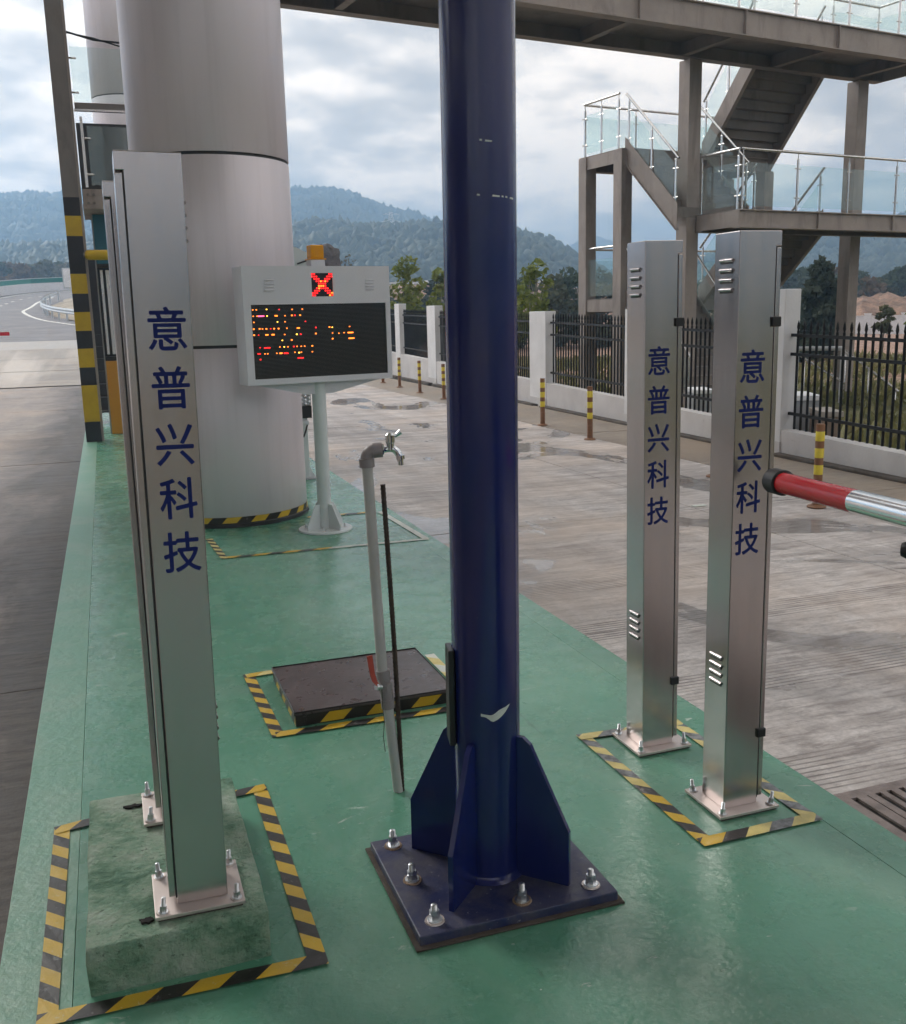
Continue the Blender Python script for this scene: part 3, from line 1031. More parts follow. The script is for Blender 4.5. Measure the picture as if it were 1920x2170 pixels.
# ------------------------------------------------------------------ toll canopy overhead and its columns
can = thing('toll_canopy', 'broad flat canopy roof over the toll lanes, above the picture', 'canopy', (0, 0, 0))
B('canopy_soffit').box((-24, -12, 9.2), (3.6, 10.0, 9.3)).build('soffit', can)
B('white_wall').box((-24.3, -12.3, 9.302), (3.9, 10.3, 10.4)).build('fascia', can)
bmz = B('grey_steel').box((-23.9, -0.12, 9.0), (3.5, 0.12, 9.198)).mesh('beam')
for yb in (-7, -2.5, 2, 6.5):
    link('beam', bmz, can, (0, yb, 0))

def clad_column(label, cx, cy, r, joints, tape, top=9.2, grp='canopy columns'):
    t_ = thing('canopy_column', label, 'column', (cx, cy, 0), 0, grp)
    B('black_rubber').lathe([(r - 0.012, 0.0), (r - 0.012, top)], 64).build('core', t_)
    zs = [0.05] + joints + [top]
    for a, c in zip(zs[:-1], zs[1:]):
        g = 0.011
        B('column_silver').lathe([(r - 0.01, a + g), (r - 0.002, a + g), (r, a + g + .003), (r, c - g - .003), (r - 0.002, c - g), (r - 0.01, c - g)], 96).build('cladding', t_)
    B('black_rubber').lathe([(r + 0.012, 0.0), (r + 0.010, 0.025), (r + 0.002, 0.033)], 96).build('base_ring', t_)
    if tape:
        b = B('hazard_yellow')
        n = 17
        per = 2 * math.pi / n
        h0, h1 = 0.034, 0.078
        sl = 0.2 * per
        for i in range(n):
            for s_, mname, a0, a1 in ((0, 'hazard_yellow', 0, .5), (1, 'hazard_black', .5, 1.0)):
                b.mat(mname)
                vv, ff = [], []
                K = 7
                for q in range(K + 1):
                    th = per * (i + a0 + (a1 - a0) * q / K)
                    vv.append(((r + .003) * math.cos(th), (r + .003) * math.sin(th), h0))
                    th += sl
                    vv.append(((r + .003) * math.cos(th), (r + .003) * math.sin(th), h1))
                for q in range(K):
                    ff.append((2 * q, 2 * q + 2, 2 * q + 3, 2 * q + 1))
                b.raw(vv, ff)
        b.build('hazard_tape', t_)
    return t_
clad_column('big silver-clad canopy column with hazard tape at its foot', 0.862, 7.80, 0.574, [1.319, 2.639, 5.3, 7.9], True)
clad_column('silver-clad canopy column seen behind the glass landing, beyond the big column', 0.74, 19.0, 0.58, [2.6, 5.3, 7.9], False)

# unseen island, office, booth and column, added to darken the steel's reflections
ni = thing('added_island', 'unseen green island added to darken reflections, left of the picture', 'island', (-6.2, 4, 0))
B('green_paint').box((-1.1, -12, -0.2), (1.1, 16, 0.0), bev=.01).build('slab', ni)
off = thing('added_office', 'unseen long office added to block horizon glow in reflections, left of the picture', 'building', (-27, 8, 0))
B('white_wall').box((-5, -26, -.2), (0, 26, 8.4), bev=.03).build('wall', off)
B('grey_box').box((-5.4, -26.4, 8.401), (.4, 26.4, 8.9)).build('roof', off)
wm_ = B('screen_black').box((.001, -1.3, 0), (.05, 1.3, 1.6)).mesh('window')
for yy in range(-23, 25, 4):
    for zz in (1.0, 3.7, 6.2):
        link('window', wm_, off, (0, yy, zz))
tbo = thing('added_booth', 'unseen toll booth added to darken reflections, left of the picture', 'booth', (-6.2, 12.0, 0))
B('white_housing').box((-.85, -2.2, 0.0), (.85, 2.2, 1.0), bev=.01).build('lower_wall', tbo)
B('screen_black').box((-.82, -2.17, 1.001), (.82, 2.17, 2.1)).build('window_band', tbo)
B('teal_panel').box((-1.0, -2.4, 2.101), (1.0, 2.4, 2.6), bev=.02).build('roof', tbo)
for x in (-.84, .84):
    for y in (-2.19, -.7, .7, 2.19):
        B('white_housing').box((x - .03, y - .03, 1.0), (x + .03, y + .03, 2.1)).build('mullion', tbo)
clad_column('unseen silver-clad column added to darken reflections, left of the picture', -6.2, 5.0, 0.574, [1.3, 2.6, 5.3, 7.9], False)

# ------------------------------------------------------------------ navy post
np_ = thing('navy_post', 'dark navy painted steel post with bolted square base plate, centre of the island', 'post', (0.863, 2.27, 0))
np_.rotation_euler = (0, 0.0048, 0)
RP = 0.088
B('navy_paint').cyl((0, 0, 0.028), (0, 0, 9.0), RP, n=64, caps=False).build('pipe', np_)
b = B('navy_plate')
b.box((-0.27, -0.236, 0.004), (0.268, 0.236, 0.03), bev=0.003)
b.build('base_plate', np_)
b = B('grime')
b.box((-0.283, -0.25, 0.0), (0.281, 0.249, 0.006), bev=0.002)
b.build('grout', np_)
gus = [(0.075, 0.0), (0.232, 0.0), (0.232, 0.15), (0.125, 0.375), (0.105, 0.392), (0.075, 0.392)]
gm = MB().mat('navy_paint').prism(gus, 'y', -0.007, 0.007).mesh('gusset')
for a in (45, 135, 225, 315):
    link('gusset', gm, np_, (0, 0, 0.03), (0, 0, R(a)))
wl = B('navy_paint')
for a in (45, 135, 225, 315):
    d = Vector((math.cos(R(a)), math.sin(R(a)), 0))
    wl.tube([d * RP + Vector((0, 0, 0.03)), d * 0.232 + Vector((0, 0, .032))], 0.008, 6)
wl.lathe([(RP + 0.013, 0.03), (RP + 0.004, 0.037), (RP, 0.046)], 40)
wl.build('weld_bead', np_)
def hexnut(b, r, z0, z1, c=(0, 0), rot=0.0):
    poly = [(c[0] + r * math.cos(rot + R(60 * i)), c[1] + r * math.sin(rot + R(60 * i))) for i in range(6)]
    b.prism(poly, 'z', z0, z1)
def bolt_mesh(s, tall, rusty):
    b = B('rust_stain' if rusty else 'stainless_plate')
    b.lathe([(0.0001, 0.0035 * s), (0.024 * s, 0.0035 * s), (0.0255 * s, 0.0)], 24)
    b.mat('zinc')
    b.lathe([(0.0001, 0.006 * s), (0.019 * s, 0.006 * s), (0.0195 * s, 0.0035 * s)], 24)
    hexnut(b, 0.0135 * s, 0.006 * s, 0.019 * s, rot=random.random())
    hexnut(b, 0.013 * s, 0.0195 * s, 0.030 * s, rot=random.random())
    prof = [(0.0078 * s, 0.030 * s)]
    z = 0.030 * s
    while z < tall * s:
        prof += [(0.0085 * s, z + 0.0012 * s), (0.0072 * s, z + 0.0024 * s)]
        z += 0.0024 * s
    prof += [(0.0055 * s, z + 0.001 * s), (0.0001, z + 0.001 * s)]
    b.lathe(prof, 14)
    return b.mesh('bolt')
bmA, bmB = bolt_mesh(1, 0.048, True), bolt_mesh(1, 0.042, False)
for k, (x, y) in enumerate(((-0.215, -0.185), (0.02, -0.185), (0.215, -0.185), (-0.215, 0.005), (0.215, 0.02), (-0.215, 0.19), (0.0, 0.19), (0.215, 0.19))):
    link('anchor_bolt', bmA if k % 2 else bmB, np_, (x, y, 0.0305), (random.uniform(-.05, .05), random.uniform(-.05, .05), random.random() * 6))
# black box clipped on the post's left side
d = Vector((math.cos(R(168)), math.sin(R(168)), 0))
Mx = Matrix.Rotation(R(168), 4, 'Z')
B('black_plastic').box((RP - 0.002, -0.035, 0.40), (RP + 0.014, 0.035, 0.66), M=Mx, bev=0.003).build('junction_plate', np_)
# paint chips on the side turned to the camera
def chip(pts, name):
    vv = [Vector((math.cos(a) * (RP + .0009), math.sin(a) * (RP + .0009), z)) for a, z in pts]
    b = B('paint_chip')
    n = len(vv)
    b.raw(vv, [tuple(range(n))])
    b.build(name, np_)
def ang_at(px):   # angle on the pipe that shows at photo column px (front half)
    return R(-111) + math.asin(max(-.98, min(.98, (px - 1029) / 70.0)))
cols_ = [(1018, .506, .4985), (1023, .5045, .4975), (1028, .5035, .496), (1033, .5025, .4915), (1038, .5015, .486), (1043, .503, .4835), (1048, .507, .486), (1053, .512, .489), (1058, .515, .4935), (1063, .517, .499), (1068, .5185, .506), (1073, .522, .515), (1076, .524, .522)]
cb_ = B('paint_chip')
for (xa, ta, ba_), (xb, tb_, bb_) in zip(cols_[:-1], cols_[1:]):
    cb_.raw([Vector((math.cos(ang_at(x_)) * (RP + .0009), math.sin(ang_at(x_)) * (RP + .0009), z_)) for x_, z_ in ((xa, ba_), (xb, bb_), (xb, tb_), (xa, ta))], [(0, 1, 2, 3)])
cb_.build('paint_chip', np_)
for x0, x1, z in ((1030, 1035, 1.887), (1040, 1053, 1.885), (1024, 1030, 1.768), (1052, 1066, 1.7655), (1069, 1073, 1.765), (1076, 1080, 1.7645), (1084, 1091, 1.763)):
    chip([(ang_at(x0), z), (ang_at(x1), z - .001), (ang_at(x1), z + .0025), (ang_at(x0 + 1), z + .004)], 'paint_chip')

# ------------------------------------------------------------------ stainless sensor cabinets
CH = '意普兴科技'
glyphs = []
for ch in CH:
    me, co = txt(ch, 1.0)
    lo, hi = co.min(0), co.max(0)
    c2 = co.copy()
    c2[:, 0] = (co[:, 0] - (lo[0] + hi[0]) / 2) / (hi[0] - lo[0]) * 0.078
    c2[:, 1] = (co[:, 1] - (lo[1] + hi[1]) / 2) / (hi[1] - lo[1]) * 0.090
    polys = [tuple(q.vertices) for q in me.polygons]
    vv, ff = [], []
    for k, (ox, oy) in enumerate(((0, 0), (.0013, 0), (-.0013, 0), (0, .0013), (0, -.0013))):   # five passes of the cutter make the strokes heavier
        base_i = len(vv)
        vv += [(q[0] + ox, q[1] + oy, k * 0.00004) for q in c2]
        ff += [tuple(base_i + i for i in q) for q in polys]
    me = bpy.data.meshes.new('lettering')
    me.from_pydata(vv, [], ff)
    me.materials.append(MATS['lettering_blue'])
    glyphs.append(me)
cab_bolt = bolt_mesh(0.62, 0.062, False)
def louver_mesh(w=0.058, h=0.010, d=0.006):
    b = B('louver_dark').box((-w / 2 + .002, -.0022, -h / 2 - .004), (w / 2 - .002, -.0002, -h / 2 + .003))
    b.mat('stainless')
    n = 6
    vv, ff = [], []
    for k in range(n + 1):
        a = math.pi * k / n
        u = -w / 2 + w * 0.08
        for x in (-w / 2, w / 2):
            vv.append((x * (1 if 0 < k < n else 0.94), -d * math.sin(a), h / 2 * math.cos(a)))
    for k in range(n):
        ff.append((2 * k, 2 * k + 2, 2 * k + 3, 2 * k + 1))
    b.raw(vv, ff, True)
    b.raw([vv[2 * k] for k in range(n + 1)], [tuple(range(n + 1))])
    b.raw([vv[2 * k + 1] for k in range(n + 1)][::-1], [tuple(range(n + 1))])
    return b.mesh('louver')
LOU = louver_mesh()
def cabinet(label, loc, mirror, chars=True, H=1.71, roty=0.0, grp='stainless sensor cabinets'):
    """door on +x side (mirror flips it); front face looks to -y"""
    t_ = thing('sensor_cabinet', label, 'cabinet', loc, 0, grp)
    t_.rotation_euler = (0, roty, 0)
    s = -1 if mirror else 1
    W, D = 0.134, 0.115
    def bx(mat_, x0, x1, y0, y1, z0, z1, name, bev=0.0025):
        a, c = (x0, x1) if s > 0 else (-x1, -x0)
        return B(mat_).box((a, y0, z0), (c, y1, z1), bev=bev).build(name, t_)
    body_r = W / 2 - 0.016
    pol = [(-W / 2, 0.008), (body_r, 0.008), (body_r, H - 0.040), (W / 2 + .002, H - 0.040), (W / 2 + .002, H), (-W / 2, H)]
    if s < 0:
        pol = [(-x, z) for x, z in pol][::-1]
    bb = B('stainless').prism(pol, 'y', -D / 2, D / 2)
    bb.bm.normal_update()
    bmesh.ops.recalc_face_normals(bb.bm, faces=bb.bm.faces[:])
    bmesh.ops.bevel(bb.bm, geom=bb.bm.edges[:], offset=0.0022, segments=2, affect='EDGES', profile=0.5, clamp_overlap=True)
    bb.build('body', t_)
    bx('black_rubber', body_r + .0002, body_r + 0.003, -D / 2 + 0.002, D / 2 - 0.002, 0.025, H - 0.0425, 'seal', 0)
    dd_ = bx('stainless', body_r + 0.003, W / 2 + 0.002, -D / 2, D / 2, 0.03, H - 0.044, 'door', 0.002)
    for z in ((1.456, 0.237) if not mirror else ()):
        hx = bx('black_plastic', body_r - 0.010, W / 2 + 0.0045, -D / 2 - 0.007, -D / 2 + 0.012, z - 0.014, z + 0.014, 'hinge', 0.003)
    B('stainless_plate').box((-0.104, -0.098, 0.0), (0.104, 0.098, 0.0085), bev=0.001).build('base_plate', t_)
    B('grime').box((-0.098, -0.093, -0.006), (0.098, 0.093, 0.0)).build('grout', t_)
    for x in (-0.086, 0.086):
        for y in (-0.080, 0.080):
            link('anchor_bolt', cab_bolt, t_, (x, y, 0.0088), (random.uniform(-.12, .12), random.uniform(-.12, .12), random.random() * 6))
    for z0 in (1.545, 0.40):
        for k in range(4):
            link('louver', LOU, t_, (-s * (W / 2 + 0.0002), 0, z0 + 0.0265 * k), (0, 0, R(-90) if s > 0 else R(90)))
    if chars:
        for g, z in zip(glyphs, (1.336, 1.210, 1.086, 0.966, 0.844)):
            link('lettering', g, t_, (-s * 0.0145, -D / 2 - 0.0005, z + (.024 if mirror else 0)), (R(90), 0, 0))
    return t_
cabinet('stainless cabinet with blue Chinese lettering on the green concrete block, nearest on the left', (0.100, 2.2795, 0.127), True, H=1.722, roty=0.0115)
cabinet('stainless cabinet on the green block, mostly hidden behind the nearest left one', (0.092, 2.7465, 0.127), True, H=1.722, roty=0.004)
cabinet('right stainless cabinet with blue Chinese lettering, right behind the red barrier arm tip', (1.713, 2.3755, 0.006), False, H=1.70, roty=-0.004)
cabinet('middle stainless cabinet with blue Chinese lettering, between the navy post and the red arm', (1.706, 2.8425, 0.006), False, roty=-0.0105)

# concrete pedestal under the left cabinets
def rough_block(name, x0, x1, y0, y1, z0, z1, matname, parent=None, cell=0.014, amp=0.0035):
    bm = bmesh.new()
    bmesh.ops.create_cube(bm, size=1)
    for v_ in bm.verts:
        v_.co = Vector((x0 if v_.co.x < 0 else x1, y0 if v_.co.y < 0 else y1, z0 if v_.co.z < 0 else z1))
    bmesh.ops.bevel(bm, geom=list(bm.edges), offset=0.006, segments=2, affect='EDGES', profile=0.6)
    for _ in range(6):
        ed = [e for e in bm.edges if e.calc_length() > cell * 2]
        if not ed:
            break
        bmesh.ops.subdivide_edges(bm, edges=ed, cuts=1, use_grid_fill=True)
    bmesh.ops.triangulate(bm, faces=[f for f in bm.faces if len(f.verts) > 4])
    bm.normal_update()
    for v_ in bm.verts:
        c = v_.co
        a = mnoise.fractal(c * 6, 1.0, 2.0, 4) * amp + mnoise.noise(c * 55) * amp * .4
        v_.co = c + v_.normal * a
    me_ = bpy.data.meshes.new(name)
    bm.to_mesh(me_)
    bm.free()
    me_.materials.append(MATS[matname])
    me_.polygons.foreach_set('use_smooth', [True] * len(me_.polygons))
    return link(name, me_, parent)
pb = rough_block('concrete_block', -0.158, 0.254, 2.140, 2.885, -0.01, 0.120, 'green_concrete')
for (hx, hy, hr, hs_) in ((-0.022, 2.205, .020, 1.0), (-0.035, 2.80, .018, 2.0)):
    pol = []
    for q in range(17):
        a = 2 * math.pi * q / 17
        rr_ = hr * random.uniform(.45, 1.2)
        pol.append((hx + math.cos(a) * rr_ * hs_, hy + math.sin(a) * rr_ * .6))
    B('slot_dark').prism(pol, 'z', .112, .1245).build('chipped_hole', pb)
tag(pb, 'rough concrete block painted green under the left cabinets', 'concrete block')

# ------------------------------------------------------------------ floor tape
def tape(label, p0, p1, w=0.045, per=0.118, my='hazard_yellow', mk='hazard_black', z=0.0035, grp='hazard tape on the floor', ph=0.0, fade=None):
    p0, p1 = Vector(p0), Vector(p1)
    L_ = (p1 - p0).length
    d = (p1 - p0).normalized()
    n_ = Vector((-d.y, d.x))
    b = MB()
    i = -1
    hw = w / 2
    def P(s_, q):
        s_ = min(max(s_, 0), L_)
        x = p0 + d * s_ + n_ * q
        return Vector((x.x, x.y, z + 0.0006 * math.sin(s_ * 31)))
    s_ = -per + ph
    while s_ < L_ + per:
        for k, (a, c) in enumerate(((0, .5), (.5, 1.0))):
            mm = my if k == 0 else mk
            if fade and fade[0] < (s_ + per * (a + c) / 2) / L_ < fade[1]:
                mm = fade[2] if k == 0 else fade[3]
            b.mat(mm)
            lo0, lo1 = s_ + per * a, s_ + per * c
            q = [(lo0 - hw, -hw), (lo1 - hw, -hw), (lo1 + hw, hw), (lo0 + hw, hw)]
            # clip the slanted stripe to the tape's ends
            out = []
            poly = q
            for lim, sgn in ((0.0, 1), (L_, -1)):
                res = []
                for m0 in range(len(poly)):
                    A_, C_ = poly[m0], poly[(m0 + 1) % len(poly)]
                    ia, ic = sgn * (A_[0] - lim) >= 0, sgn * (C_[0] - lim) >= 0
                    if ia:
                        res.append(A_)
                    if ia != ic:
                        f_ = (lim - A_[0]) / (C_[0] - A_[0])
                        res.append((lim, A_[1] + (C_[1] - A_[1]) * f_))
                poly = res
                if len(poly) < 3:
                    break
            if len(poly) >= 3:
                b.raw([P(u, v_) for u, v_ in poly], [tuple(range(len(poly)))])
        s_ += per
    o = b.build('hazard_tape')
    return tag(o, label, 'tape', grp)
h = 0.0225
# round the left block
tape('yellow-black tape left of the green block', (-0.248, 1.95), (-0.248, 2.99), ph=.03)
tape('yellow-black tape right of the green block', (0.352, 2.07), (0.352, 3.03), ph=.05)
tape('yellow-black tape in front of the green block', (-0.27, 2.095), (0.374, 2.078), per=.165, z=0.0045)
tape('short yellow-black tape behind the left corner of the green block', (-0.268, 2.968), (-0.15, 2.99), z=0.0048)
tape('short yellow-black tape behind the right corner of the green block', (0.262, 3.0), (0.372, 3.012), z=0.0048, ph=.06)
# round the right cabinets
tape('yellow-black tape along the left side of the two right cabinets', (1.506, 2.185), (1.506, 2.99), my='hazard_yellow', mk='hazard_black', fade=(.5, 1.1, 'worn_yellow', 'worn_black'), per=.125)
tape('yellow-black tape in front of the right cabinet', (1.485, 2.196), (1.895, 2.196), per=.16, z=0.0048, fade=(.45, 1.1, 'worn_yellow', 'worn_black'))
tape('worn yellow-grey tape between the right cabinets and the kerb', (1.872, 2.175), (1.872, 2.96), my='worn_yellow', mk='worn_black', per=.135)
tape('worn yellow-grey tape behind the middle cabinet', (1.485, 2.968), (1.893, 2.945), my='worn_yellow', mk='worn_black', per=.17, z=0.0048)
# round the manhole
tape('yellow-black tape left of the manhole', (0.478, 3.395), (0.462, 4.09), per=.115)
tape('yellow-black tape in front of the manhole', (0.47, 3.41), (1.25, 3.39), per=.18, z=0.0048)
tape('pale worn tape right of the manhole', (1.262, 3.37), (1.262, 4.02), my='worn_white', mk='worn_yellow', per=.2)
tape('short yellow tape at the back left corner of the manhole', (0.45, 4.065), (0.57, 4.075), per=.12, z=0.0048, mk='worn_yellow')
# round the display base
tape('tape in front of the display post, faded to white on the right', (0.60, 6.295), (1.98, 6.25), per=.2, fade=(.5, 1.1, 'worn_white', 'worn_white'))
tape('yellow-black tape left of the display post', (0.61, 6.27), (0.575, 6.90), per=.12, my='worn_yellow', z=0.0048)
tape('white worn tape right of the display post near the kerb', (1.965, 6.25), (1.93, 7.32), my='worn_white', mk='worn_white', z=0.0048)
tape('yellow-black tape behind the display post', (1.36, 7.36), (1.90, 7.33), per=.2, z=0.0048)

# ------------------------------------------------------------------ manhole with raised cover
mh = thing('manhole', 'raised dark brown manhole cover with hazard tape round its sides', 'manhole', (0.86, 3.665, 0))
b = B('hazard_black')
X0, X1, Y0, Y1 = -0.305, 0.32, -0.205, 0.31
b.box((X0, Y0, 0.0), (X1, Y1, 0.044))
b.build('curb', mh)
def side_tape(a, c, z0, z1, nrm, per):
    b = MB()
    a, c = Vector(a), Vector(c)
    L_ = (c - a).length
    d = (c - a).normalized()
    s_ = 0.0
    k = 0
    sl = (z1 - z0)
    while s_ < L_:
        e_ = min(s_ + per / 2, L_)
        b.mat('hazard_yellow' if k % 2 else 'hazard_black')
        t0, t1 = min(s_ + sl, L_), min(e_ + sl, L_)
        if s_ == 0:
            t0 = 0
        o_ = Vector(nrm) * 0.0025
        b.raw([a + d * s_ + o_ + Vector((0, 0, z0)), a + d * e_ + o_ + Vector((0, 0, z0)), a + d * t1 + o_ + Vector((0, 0, z1)), a + d * t0 + o_ + Vector((0, 0, z1))], [(0, 1, 2, 3)])
        s_ = e_
        k += 1
    b.build('hazard_tape', mh)
side_tape((X0, Y0, 0), (X1, Y0, 0), 0.004, 0.042, (0, -1, 0), 0.18)
side_tape((X0, Y1, 0), (X0, Y0, 0), 0.004, 0.042, (-1, 0, 0), 0.14)
B('manhole_cover').box((X0 - 0.008, Y0 - 0.008, 0.0445), (X1 + 0.008, Y1 + 0.008, 0.0555), bev=0.003).build('cover', mh)
b = B('black_iron')
b.tube([(X0 - .004, Y0 - .004, .056), (X1 + .004, Y0 - .004, .056), (X1 + .004, Y1 + .004, .056), (X0 - .004, Y1 + .004, .056), (X0 - .004, Y0 - .004, .056)], 0.004, 6)
b.build('cover_frame', mh)

# ------------------------------------------------------------------ standpipe with tap, and the rebar beside it
sp_ = thing('water_standpipe', 'pale plastic standpipe with a chrome tap and red lever valve', 'standpipe', (0.772, 2.832, 0))
O = Vector((0.772, 2.832, 0))
def rel(x, y, z):
    return Vector((x, y, z)) - O
B('pvc_pipe').tube([rel(.772, 2.832, -.01), rel(.7635, 2.835, .10), rel(.748, 2.839, .30)], 0.0165, 20).build('lower_pipe', sp_)
B('pvc_pipe').tube([rel(.737, 2.842, .37), rel(.726, 2.845, .72), rel(.7155, 2.847, 1.075)], 0.0165, 20).build('upper_pipe', sp_)
b = B('pvc_grey')
b.cyl(rel(.750, 2.839, .285), rel(.7475, 2.84, .315), 0.0215, n=20)
b.cyl(rel(.7475, 2.84, .315), rel(.742, 2.841, .372), 0.0195, n=20)
b.cyl(rel(.744, 2.841, .345), rel(.742, 2.841, .365), 0.0225, n=8)
b.cyl(rel(.739, 2.842, .385), rel(.737, 2.842, .412), 0.0215, n=20)
b.cyl(rel(.741, 2.841, .372), rel(.739, 2.842, .385), 0.019, n=20)
vb = b.build('valve_body', sp_)
b = B('zinc')
b.cyl(rel(.728, 2.828, .362), rel(.712, 2.822, .368), 0.007, n=10)
b.cyl(rel(.714, 2.822, .366), rel(.708, 2.82, .368), 0.011, n=6)
b.build('valve_stem', vb)
b = B('red_handle')
hp = [rel(.714, 2.820, .372), rel(.704, 2.822, .388), rel(.699, 2.826, .41), rel(.694, 2.832, .468)]
for a, c, w0, w1 in ((0, 1, .006, .008), (1, 2, .008, .0085), (2, 3, .0085, .0095)):
    A_, C_ = hp[a], hp[c]
    n_ = Vector((1, .35, 0)).normalized()
    th_ = Vector((-.35, 1, 0)).normalized() * .002
    vv = [A_ - n_ * w0 - th_, A_ + n_ * w0 - th_, C_ + n_ * w1 - th_, C_ - n_ * w1 - th_, A_ - n_ * w0 + th_, A_ + n_ * w0 + th_, C_ + n_ * w1 + th_, C_ - n_ * w1 + th_]
    b.raw(vv, [(0, 1, 2, 3), (7, 6, 5, 4), (0, 4, 5, 1), (1, 5, 6, 2), (2, 6, 7, 3), (3, 7, 4, 0)])
b.build('lever', vb)
b = B('cable_black')
b.tube([rel(.728, 2.826, .36), rel(.727, 2.822, .30), rel(.730, 2.818, .25), rel(.724, 2.816, .2), rel(.728, 2.815, .15)], 0.0012, 6)
b.build('wire', sp_)
# elbow
b = B('pvc_grey')
b.cyl(rel(.7155, 2.847, 1.058), rel(.7145, 2.847, 1.084), 0.0235, n=24)
arc = [rel(.7145, 2.847, 1.084)]
for k in range(1, 8):
    a = R(90) * k / 7
    arc.append(rel(.7145 + .024 * (1 - math.cos(a)), 2.847 - .004 * (1 - math.cos(a)), 1.084 + .024 * math.sin(a)))
b.tube(arc, 0.0188, 20)
b.cyl(rel(.7345, 2.8435, 1.1075), rel(.762, 2.838, 1.109), 0.0230, n=24)
b.build('elbow', sp_)
tp = B('chrome')
tp.cyl(rel(.760, 2.838, 1.109), rel(.766, 2.837, 1.109), 0.0165, n=8)
tp.tube([rel(.764, 2.8375, 1.109), rel(.772, 2.836, 1.109), rel(.785, 2.833, 1.111), rel(.795, 2.831, 1.110), rel(.805, 2.829, 1.102), rel(.812, 2.827, 1.088), rel(.814, 2.826, 1.072)], [.011, .009, .010, .011, .0115, .011, .0095], 16)
tp.cyl(rel(.8135, 2.826, 1.090), rel(.8145, 2.826, 1.078), 0.0135, n=16)
tp.cyl(rel(.8148, 2.826, 1.074), rel(.8152, 2.826, 1.060), 0.0085, n=16)
tp.tube([rel(.786, 2.833, 1.108), rel(.786, 2.833, 1.128)], .012, 16)
tb = tp.build('tap', sp_)
tp = B('chrome')
tp.tube([rel(.786, 2.833, 1.126), rel(.786, 2.833, 1.130), rel(.786, 2.833, 1.152), rel(.786, 2.833, 1.158)], [.010, .0145, .0145, .008], 16)
tp.tube([rel(.790, 2.832, 1.147), rel(.803, 2.829, 1.150), rel(.812, 2.827, 1.157), rel(.818, 2.826, 1.161)], [.006, .0055, .0075, .0085], 12)
tp.build('tap_handle', tb)

rb = B('rebar_rust')
A_, C_ = Vector((.783, 2.829, -0.01)), Vector((.759, 2.836, 1.003))
pts, rs = [], []
for k in range(151):
    s_ = k / 150
    bow = math.sin(s_ * math.pi) * 0.004
    pts.append(A_.lerp(C_, s_) + Vector((bow, 0, 0)))
    rs.append(0.0072 if k % 2 else 0.0086)
rb.tube(pts, rs, 10)
tag(rb.build('rebar'), 'rusty ribbed steel bar stuck in the floor beside the standpipe', 'rebar')

# ------------------------------------------------------------------ LED display on its post
RD = R(8.9)
dp = thing('led_display', 'white LED display box on a round post showing a red cross above broken orange text', 'display', (1.40, 6.88, 0), RD)
b = B('white_pole')
b.cyl((0, 0, 0.012), (0, 0, 1.07), 0.049, n=32, caps=False)
b.build('post', dp)
b = B('white_pole')
b.lathe([(0.0001, 0.014), (0.192, 0.014), (0.195, 0.010), (0.195, 0.0)], 48)
b.build('base_flange', dp)
gm = MB().mat('white_pole').prism([(0.04, 0.014), (0.165, 0.014), (0.165, 0.05), (0.085, 0.19), (0.04, 0.19)], 'y', -0.004, 0.004).mesh('gusset')
for a in (20, 110, 200, 290):
    link('gusset', gm, dp, (0, 0, 0), (0, 0, R(a)))
nb = bolt_mesh(0.6, 0.045, False)
for a in (65, 155, 245, 335):
    link('anchor_bolt', nb, dp, (0.14 * math.cos(R(a)), 0.14 * math.sin(R(a)), 0.0145))
WD, Z0, Z1, YF, YB = 1.065, 1.068, 1.852, -0.10, 0.115
bxp = B('white_housing').prism([(-0.46, Z0 - .004), (0.46, Z0 - .004), (0.10, Z0 - 0.085), (-0.10, Z0 - 0.085)], 'y', -0.03, 0.05)
bxp.build('bracket', dp)
# housing built round a recessed window
us0, us1, vs0, vs1 = -WD / 2 + WD * .048, -WD / 2 + WD * .967, Z1 - (Z1 - Z0) * .949, Z1 - (Z1 - Z0) * .321
xs0, xs1, xv0, xv1 = -WD / 2 + WD * .454, -WD / 2 + WD * .600, Z1 - (Z1 - Z0) * .259, Z1 - (Z1 - Z0) * .059
b = B('white_housing')
b.box((-WD / 2, YF + 0.03, Z0), (WD / 2, YB, Z1), bev=0.004)
b.build('housing', dp)
b = B('white_housing')
def frame(b, X0, X1, Zb, Zt):
    b.box((X0, YF, Zb), (X1, YF + 0.0295, Zt))
frame(b, -WD / 2, us0, Z0, Z1)
frame(b, us1, WD / 2, Z0, Z1)
frame(b, us0, us1, Z0, vs0)
frame(b, us0, xs0, vs1, Z1)
frame(b, xs1, us1, vs1, Z1)
frame(b, xs0, xs1, xv1, Z1)
frame(b, xs0, xs1, vs1, xv0)
b.build('front_frame', dp)
scn = B('screen_black').box((us0, YF + 0.010, vs0), (us1, YF + 0.0292, vs1)).build('screen', dp)
sx_ = B('screen_black').box((xs0, YF + 0.008, xv0), (xs1, YF + 0.0292, xv1)).build('cross_panel', dp)
